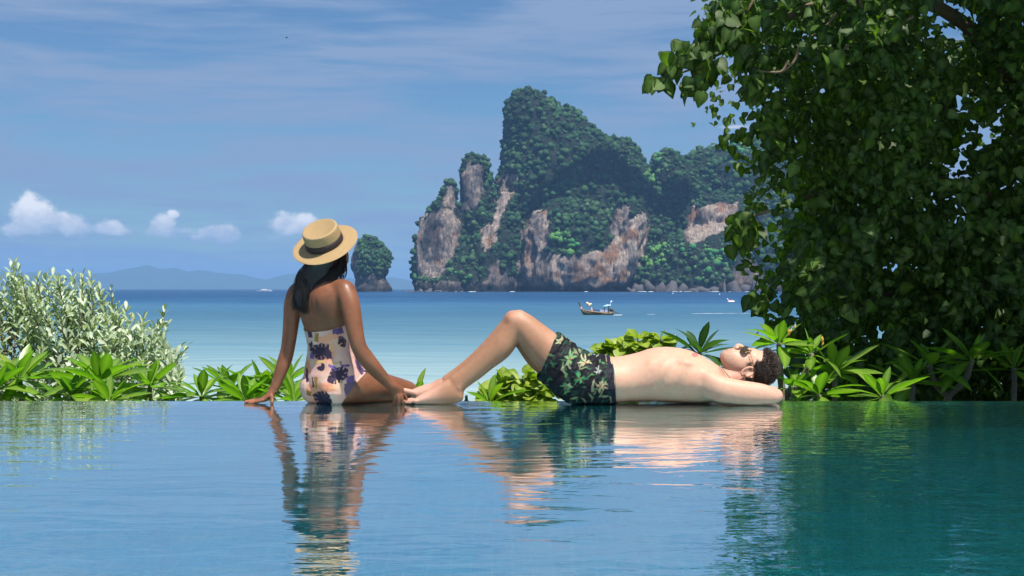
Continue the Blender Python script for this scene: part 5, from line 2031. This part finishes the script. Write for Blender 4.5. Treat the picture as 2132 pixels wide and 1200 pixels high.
# arms folded behind the head: elbows out to the right
loft(bm, ul([(1440, 757, 1440, 812, .045, 6.765), (1470, 768, 1466, 828, .056, 6.735), (1500, 781, 1496, 838, .056, 6.71), (1535, 790, 1532, 842, .050, 6.70), (1568, 795, 1566, 844, .045, 6.70), (1594, 800, 1594, 843, .041, 6.705), (1614, 809, 1614, 840, .036, 6.72),
             (1622, 817, 1622, 837, .026, 6.73)], NEAR), 22, 5, .8)
ball(bm, P(1622, 823, 6.722), .021, .022, .018)
tube(bm, [(P(1616, 824, 6.73), .036), (P(1608, 824, 6.79), .036), (P(1592, 822, 6.85), .032), (P(1580, 818, 6.89), .027)], n=16)
tube(bm, [(P(1584, 819, 6.88), .026), (P(1574, 815, 6.92), .036, .55), (P(1566, 811, 6.955), .036, .5)], n=14, ref=Vector((1, 0, 0)))
fingers(bm, [[(P(1572 - q * 7, 811 - q * .5, 6.945 + q * .004), .0095), (P(1568 - q * 7, 808, 6.985), .009), (P(1566 - q * 7, 807, 7.02), .0078)] for q in range(-1, 3)])
tube(bm, [(P(1585, 812, 6.90), .0115), (P(1592, 806, 6.93), .0105), (P(1594, 802, 6.96), .009)], n=10)
loft(bm, ul([(1450, 758, 1450, 812, .045, 6.97), (1480, 772, 1478, 828, .055, 7.01), (1515, 785, 1512, 834, .052, 7.035), (1560, 795, 1558, 836, .046, 7.04), (1600, 803, 1600, 833, .038, 7.03), (1612, 810, 1612, 830, .03, 7.015)], FAR), 22, 5, .8)
tube(bm, [(P(1608, 819, 7.02), .036), (P(1600, 818, 6.98), .033), (P(1588, 815, 6.93), .027)], n=16)
tube(bm, [(P(1588, 814, 6.92), .026), (P(1578, 808, 6.88), .035, .5), (P(1570, 806, 6.85), .034, .5)], n=14, ref=Vector((1, 0, 0)))
fingers(bm, [[(P(1575 - q * 7, 806, 6.865), .0095), (P(1572 - q * 7, 804, 6.83), .009), (P(1570 - q * 7, 803, 6.80), .0078)] for q in range(-1, 3)])
tube(bm, [(P(1588, 806, 6.89), .0115), (P(1594, 802, 6.87), .0105), (P(1596, 799, 6.85), .009)], n=10)
# head, face up
ellipsoid(bm, P(1582, 766, YM), (Vector((.080, 0, 0)), Vector((0, .075, 0)), Vector((0, 0, .084))))
ellipsoid(bm, P(1566, 757, YM), (Vector((.060, 0, 0)), Vector((0, .066, 0)), Vector((0, 0, .074))))
loft(bm, ul([(1500, 738, 1501, 751, .016), (1505, 731, 1507, 764, .032), (1515, 728.5, 1519, 775, .042), (1528, 728, 1533, 783, .051), (1542, 730, 1547, 789, .059), (1558, 729, 1562, 795, .066), (1572, 726, 1576, 800, .070)], YM), 24, 5, .6)
ball(bm, P(1504, 738, YM), .013, .016, .013)
tube(bm, [(P(1555, 729, YM), .010), (P(1548, 725.5, YM), .0105), (P(1541, 721, YM), .0125), (P(1536, 720.5, YM), .0125), (P(1531, 726, YM), .012)], n=12)
for s_ in (-1, 1):
    ball(bm, P(1534.5, 725, YM + s_ * .013), .0085, .008, .008)
    ball(bm, P(1560, 728, YM + s_ * .03), .013, .022, .009)       # brow
ball(bm, P(1521.5, 728.5, YM), .0062, .024, .0085)
ball(bm, P(1515.5, 729.5, YM), .0065, .021, .0085)
for s_ in (-1, 1):       # ears: rim, bowl and lobe
    ye = YM + s_ * .077
    rim_ = []
    for q in range(10):
        a = R(200) - R(300) * q / 9
        rim_.append((P(1557 + 14.5 * math.cos(a) , 774.5 - 9.0 * math.sin(a) - (3.2 * math.cos(a)), ye + s_ * .006), .0058))
    tube(bm, rim_, n=8, sub=2)
    ellipsoid(bm, P(1555, 776, ye - s_ * .003), (Vector((.026, 0, .008)), Vector((0, .007, 0)), Vector((-.004, 0, .015))))
    ball(bm, P(1544, 781, ye + s_ * .002), .009, .006, .008)
body_m = remesh(bm, 0.0042, 3, 'body')
co = coords(body_m)
px_, py_ = to_px(co)
soft = sstep(915, 960, px_)
soft *= 1 - sstep(1496, 1506, px_) * sstep(800, 788, py_) * (co[:, 1] > 6.775)
soft *= 1 - sstep(1548, 1558, px_) * (co[:, 1] > 6.80)
relax(body_m, soft, 26)
relax(body_m, (px_ > 1502) & (px_ < 1552) & (py_ > 733) & (py_ < 800), 7)
co = coords(body_m)
nr = normals(body_m)
px_, py_ = to_px(co)
# soft modelling: ribs, flank and belly hollow
side_ = sstep(0, -.9, nr[:, 1])
rib_ = np.sin((px_ - 1330) * .16 + (py_ - 770) * .10) * sstep(1335, 1360, px_) * sstep(1455, 1425, px_) * sstep(735, 760, py_) * sstep(825, 800, py_)
d_ = .0032 * rib_ * side_
d_ += .006 * np.exp(-((px_ - 1372) / 22) ** 2 - ((py_ - 762) / 26) ** 2) * side_ - .004 * np.exp(-((px_ - 1462) / 12) ** 2 - ((py_ - 792) / 16) ** 2) * side_
d_ -= .006 * np.exp(-((px_ - 1322) / 26) ** 2 - ((py_ - 775) / 30) ** 2) * side_
d_ -= .004 * np.exp(-((px_ - 1120) / 16) ** 2 - ((py_ - 735) / 22) ** 2)
d_ += .003 * np.exp(-((px_ - 1046) / 14) ** 2 - ((py_ - 722) / 22) ** 2) * side_
set_coords(body_m, co + nr * d_[:, None])
pale = np.array((0.60, 0.365, 0.255))
tan_ = np.array((0.36, 0.19, 0.11))
legm = sstep(1195, 1120, px_)
col = lerp(pale, tan_, legm)
foot = sstep(945, 880, px_) * sstep(770, 800, py_)
col = lerp(col, (0.62, 0.37, 0.29), foot * .7)
knee = np.exp(-((px_ - 1077) / 18) ** 2 - ((py_ - 655) / 14) ** 2)
col = lerp(col, (0.62, 0.34, 0.24), knee * .6)
arm_ = sstep(1510, 1560, px_) * sstep(786, 796, py_)
col = lerp(col, (0.60, 0.365, 0.26), arm_ * .7)
elb = np.exp(-((px_ - 1620) / 9) ** 2 - ((py_ - 815) / 12) ** 2)
col = lerp(col, (0.62, 0.32, 0.26), elb * .6)
headm = (px_ > 1495) & (py_ < 800) & (co[:, 1] > 6.78) & (co[:, 1] < 6.97)
nsp = fbm(co, 140.0, 2, 3)
stub = headm * sstep(1538, 1522, px_ + (py_ - 745) * -.25) * sstep(726, 731, py_) * sstep(790, 770, py_ - (px_ - 1500) * .35)
jaw = headm * np.exp(-((py_ - (752 + (px_ - 1505) * .72)) / 12) ** 2) * sstep(1552, 1540, px_)
st_ = np.clip(np.maximum(stub, jaw) * (.36 + nsp * .16), 0, .6)
col = lerp(col, (0.20, 0.12, 0.10), st_)
neckr = headm * sstep(1515, 1530, px_) * sstep(772, 784, py_) * sstep(1560, 1548, px_)
col = lerp(col, (0.58, 0.28, 0.22), neckr * .6)
for s_ in (-1, 1):
    lipm = np.linalg.norm(np.c_[(px_ - 1518.5) / 6.5, (py_ - 727) / 5, (co[:, 1] - YM) / .024], axis=1)
    col[headm & (lipm < 1)] = (0.52, 0.24, 0.22)
hairline = headm & ((px_ + (py_ - 740) * .10 > 1588) | ((px_ > 1566 + np.clip(770 - py_, 0, 40) * .42) & (py_ > 752) & (px_ > 1569)) | ((px_ > 1552) & (py_ > 786)))
col[hairline] = (0.03, 0.02, 0.016)
nip = np.hypot(px_ - 1447, (py_ - 739) * 1.3) < 6.5
col[nip & (co[:, 1] < YM)] = (0.42, 0.19, 0.16)
hairy = np.clip(fbm(co * np.array((1, 1, .5)), 70.0, 2, 5) - .12, 0, 1) * sstep(1170, 1110, px_) * sstep(930, 960, px_)
col = lerp(col, (0.16, 0.09, 0.06), hairy * .28)
set_col(body_m, col)
link_mesh('body', body_m, m_skin_m, man)

# swim shorts
bm = bmesh.new()
loft(bm, ul([(1262, 741, 1279, 843, .168), (1276, 745, 1282, 841, .164)], YM), 32, 4, 0)
loft(bm, ul([(1196, 752, 1196, 842, .150), (1236, 740, 1238, 844, .176), (1264, 741, 1276, 843.5, .170), (1275, 743.5, 1281, 842, .165)], YM), 32, 5, .3)
loft(bm, ul([(1238, 742, 1225, 838, .105), (1205, 722, 1178, 836, .108), (1172, 698, 1134, 800, .106), (1156, 689, 1116, 786, .104), (1148, 683, 1108, 782, .103)], NEAR), 28, 5, .3)
loft(bm, ul([(1232, 748, 1215, 834, .10), (1195, 720, 1160, 822, .10), (1160, 695, 1120, 788, .10), (1146, 685, 1106, 780, .10)], FAR), 28, 5, .3)
sh = remesh(bm, 0.0038, 5, 'swim_shorts')
bs = bmesh.new()
bs.from_mesh(sh)
hem_t, hem_b = P(1160, 690, NEAR), P(1120, 786, NEAR)
nh = Vector(((hem_b - hem_t).z, 0, -(hem_b - hem_t).x)).normalized()
if nh.x > 0:
    nh = -nh
cut_below(bs, hem_t, nh)
wt, wb = P(1268, 742, YM), P(1280, 842, YM)
nw = Vector(((wb - wt).z, 0, -(wb - wt).x)).normalized()
if nw.x < 0:
    nw = -nw
cut_below(bs, wt, nw)
bs.to_mesh(sh)
bs.free()
co = coords(sh)
nr = normals(sh)
px_, py_ = to_px(co)
fold_ = np.array([mnoise.fractal(Vector((c_[0] * 22 - c_[2] * 16, c_[1] * 10, c_[2] * 8 + c_[0] * 9)), .8, 2, 3) for c_ in co])
hem_d = np.clip(((px_ - 1160) * .92 + (py_ - 690) * .38) / 30, 0, 1)
low = co[:, 2] < .012
set_coords(sh, co + nr * (.0085 * fold_ * (~low) + .002)[:, None])
col = np.tile(np.array((0.007, 0.007, 0.011)), (len(co), 1))
X = px_ + fold_ * 3
Yp = py_ + fold_ * 3
rs = random.Random(17)
tones = [(0.05, 0.20, 0.08), (0.10, 0.30, 0.12), (0.40, 0.45, 0.18), (0.30, 0.36, 0.22), (0.03, 0.10, 0.06), (0.55, 0.50, 0.30)]
sides = np.where(co[:, 1] < YM, 0, 1)


def spray(cx_, cy__, rad, npet, c_, rot, width=.16, side=0):
    dx, dy = X - cx_, Yp - cy__
    a = np.arctan2(dy, dx) + rot
    rr_ = np.hypot(dx, dy) / rad
    ph = (a / (2 * math.pi) * npet)
    off = np.abs(ph - np.round(ph)) * 2 * math.pi / npet      # angle from the nearest petal's axis
    w_ = np.sin(np.clip(rr_, 0, 1) * math.pi) ** .8 * width
    m_ = (rr_ < 1) & (rr_ > .1) & (rr_ * np.sin(off) < w_)
    col[m_] = np.array(c_)


def blade(cx_, cy__, ln, wd, rot, c_, bend=0.0):
    dx, dy = X - cx_, Yp - cy__
    ca, sa = math.cos(rot), math.sin(rot)
    u, v_ = (dx * ca + dy * sa) / ln, (-dx * sa + dy * ca)
    v_ = v_ - bend * (u * u - .3) * ln
    m_ = (np.abs(u) < 1) & (np.abs(v_) < wd * (1 - u * u))
    col[m_] = np.array(c_)


for i in range(300):      # small overlapping leaves, sparse pale ones on top
    q = i / 300
    dark = [(0.010, 0.022, 0.018), (0.014, 0.034, 0.024), (0.014, 0.014, 0.022), (0.018, 0.045, 0.028)]
    lite = [(0.04, 0.13, 0.05), (0.07, 0.17, 0.06), (0.14, 0.18, 0.08), (0.20, 0.20, 0.12), (0.03, 0.10, 0.07), (0.26, 0.24, 0.15)]
    c_ = rs.choice(dark if q < .70 else lite)
    blade(rs.uniform(1112, 1288), rs.uniform(688, 844), rs.uniform(4, 11), rs.uniform(1.4, 2.8), rs.uniform(0, 3.14), c_, rs.gauss(0, .25))
for (cx_, cy__, rad, c_) in ((1186, 748, 17, (0.16, 0.28, 0.12)), (1218, 754, 18, (0.38, 0.35, 0.20)), (1206, 788, 20, (0.05, 0.24, 0.09)), (1251, 805, 17, (0.34, 0.29, 0.17)), (1166, 712, 11, (0.25, 0.30, 0.16)), (1180, 806, 12, (0.09, 0.22, 0.10)),
                             (1246, 774, 11, (0.26, 0.31, 0.27))):
    for q in range(9):
        a_ = rs.uniform(-2.6, .6) + (0 if q < 6 else 3)
        ln_ = rad * rs.uniform(.3, .55)
        blade(cx_ + math.cos(a_) * ln_, cy__ + math.sin(a_) * ln_, ln_, rs.uniform(1.3, 2.4), a_, c_, rs.gauss(0, .3))
    blade(cx_, cy__, 3.2, 1.6, rs.uniform(0, 3), (0.32, 0.07, 0.03))
wb_ = (px_ > 1262 + (py_ - 742) * .12) & (px_ > 1258)
col[wb_] = (0.014, 0.013, 0.024)
set_col(sh, col)
shorts = link_mesh('swim_shorts', sh, m_short, man)
sol = shorts.modifiers.new('thick', 'SOLIDIFY')
sol.thickness = .002
bm = bmesh.new()      # pale drawcord piping at the waistband
tube(bm, [(P(1276, 752, YM - .11), .0035), (P(1280, 775, YM - .158), .0035), (P(1282, 800, YM - .166), .0035), (P(1283, 825, YM - .13), .0035)], n=6)
link_mesh('waist_piping', bm_mesh('waist_piping', bm), simple_mat('pale_piping', (0.35, 0.40, 0.28), 0.7), shorts)

# short dark hair
strands = []
rh = random.Random(9)
SK = P(1582, 766, YM)
cnt = 0
while cnt < 2600:
    th, ph = rh.uniform(0, math.pi), rh.uniform(0, 2 * math.pi)
    n_ = Vector((math.cos(th), math.sin(th) * math.cos(ph), math.sin(th) * math.sin(ph)))
    q = SK + Vector((n_.x * .080, n_.y * .075, n_.z * .084))
    hx, hy = 1066 + q.x / q.y * F, HY + (H - q.z) / q.y * F
    if not (hx + (hy - 740) * .10 > 1587 or (hx > 1566 + max(0, 770 - hy) * .42 and hy > 752) or (hx > 1553 and hy > 786)):
        continue
    ear = (1543 < hx < 1571) and (764 < hy < 784)
    if ear:
        continue
    cnt += 1
    top_ = max(0.0, n_.x) * .6 + max(0.0, n_.z) * .9
    ln = .007 + .016 * top_ + .004 * rh.random()
    flow = (n_ * .45 + Vector((.55, rh.gauss(0, .25), .22 + rh.gauss(0, .25))) * (.9 if hy < 770 else .5)).normalized()
    if hy > 780:
        flow = (n_ * .4 + Vector((.4, rh.gauss(0, .2), -.5))).normalized()
    p1 = q - n_ * .006
    p2 = q + (n_ * .45 + flow * .55) * ln * .55
    p3 = q + flow * ln + Vector((rh.gauss(0, .002), rh.gauss(0, .002), rh.gauss(0, .002)))
    strands.append(([p1, p2, (p2 + p3) / 2 + n_ * .001, p3], rh.uniform(.0014, .0024), Vector((rh.gauss(0, 1), rh.gauss(0, 1), rh.gauss(0, 1))).normalized()))
for i in range(110):      # sideburn
    q = P(rh.uniform(1556, 1570), rh.uniform(752, 766), YM - .0765)
    strands.append(([q, q + Vector((-.004, -.003, -.004)), q + Vector((-.008, -.0035, -.010)), q + Vector((-.010, -.0035, -.014))], .0013, Vector((0, 1, 0))))
ribbon_strands('hair', strands, m_hair_m, man)
bm = bmesh.new()          # eyebrows
for s_ in (-1, 1):
    tube(bm, [(P(1560, 725.5, YM + s_ * .012), .003), (P(1563, 725.5, YM + s_ * .030), .004), (P(1562, 730, YM + s_ * .050), .0025)], n=6)
link_mesh('eyebrows', bm_mesh('eyebrows', bm), m_hair_m, man)
bm = bmesh.new()          # thin cord round the neck
tube(bm, [(P(1500, 758, YM - .02), .0016), (P(1502, 764, YM - .05), .0016), (P(1509, 774, YM - .072), .0016), (P(1519, 786, YM - .082), .0016), (P(1526, 796, YM - .075), .0016)], n=6)
link_mesh('neck_cord', bm_mesh('neck_cord', bm), m_hair_m, man)
# sunglasses
glasses = empty('sunglasses', P(1553, 727, YM))
tag(glasses, 'thin-framed dark sunglasses on the face of the lying person', 'glasses')
m_lens, t, out = new_mat('dark_lens')
principled(t, out, Base_Color=t.mix(t.noise(t.add('ShaderNodeTexCoord').outputs['Object'], 30.0), (0.03, 0.02, 0.01), (0.06, 0.04, 0.015)), Roughness=0.08)
m_wire = simple_mat('gilt_wire', (0.25, 0.17, 0.07), 0.3, 0.1, metallic=0.9)
for s_ in (-1, 1):
    lc = P(1551, 727.5, YM + s_ * .034)
    ax_u = Vector((.021, 0, .003))
    ax_v = Vector((0, .026, 0)) * 1.0 + Vector((0, 0, -.011 * s_ * s_))
    ax_v = Vector((0, s_ * .025, -.013))
    nn_ = ax_u.cross(ax_v).normalized()
    bm = bmesh.new()
    ellipsoid(bm, lc, (ax_u * .95, ax_v * .95, nn_ * .003), 24, 8)
    link_mesh('lens', bm_mesh('lens', bm), m_lens, glasses)
    bm = bmesh.new()
    tube(bm, [(lc + ax_u * math.cos(a) + ax_v * math.sin(a), .0014) for a in [2 * math.pi * k_ / 12 for k_ in range(13)]], n=6, sub=2, ref=nn_)
    link_mesh('rim', bm_mesh('rim', bm), m_wire, glasses)
    bm = bmesh.new()
    ys_ = YM + s_ * .078
    tube(bm, [(P(1561, 732, YM + s_ * .058), .0013), (P(1564.5, 744, YM + s_ * .070), .0013), (P(1567.5, 756, ys_), .0013), (P(1569, 766, ys_ + s_ * .002), .0014), (P(1567, 778, ys_), .0014)], n=6)
    link_mesh('temple_arm', bm_mesh('temple_arm', bm), m_wire, glasses)
bm = bmesh.new()
tube(bm, [(P(1552, 725.5, YM - .012), .0013), (P(1553, 722, YM), .0013), (P(1552, 725.5, YM + .012), .0013)], n=6)
link_mesh('bridge', bm_mesh('bridge', bm), m_wire, glasses)

# ------------------------------------------------------------------ air between here and the far shore
m_haze = bpy.data.materials.new('sea_haze')
m_haze.use_nodes = True
t = NT(m_haze.node_tree)
t.n.clear()
out = t.add('ShaderNodeOutputMaterial')
pv = t.add('ShaderNodeVolumePrincipled')
pv.inputs['Color'].default_value = (0.29, 0.57, 1.0, 1)
pv.inputs['Density'].default_value = 4.3e-5
pv.inputs['Anisotropy'].default_value = 0.0
t.put(out.inputs['Volume'], pv.outputs[0])
bm = bmesh.new()
box(bm, (-43000, -1500, SEA - 3), (43000, 43500, 620))
tag(link_mesh('haze', bm_mesh('haze', bm), m_haze, smooth=False), kind='stuff')
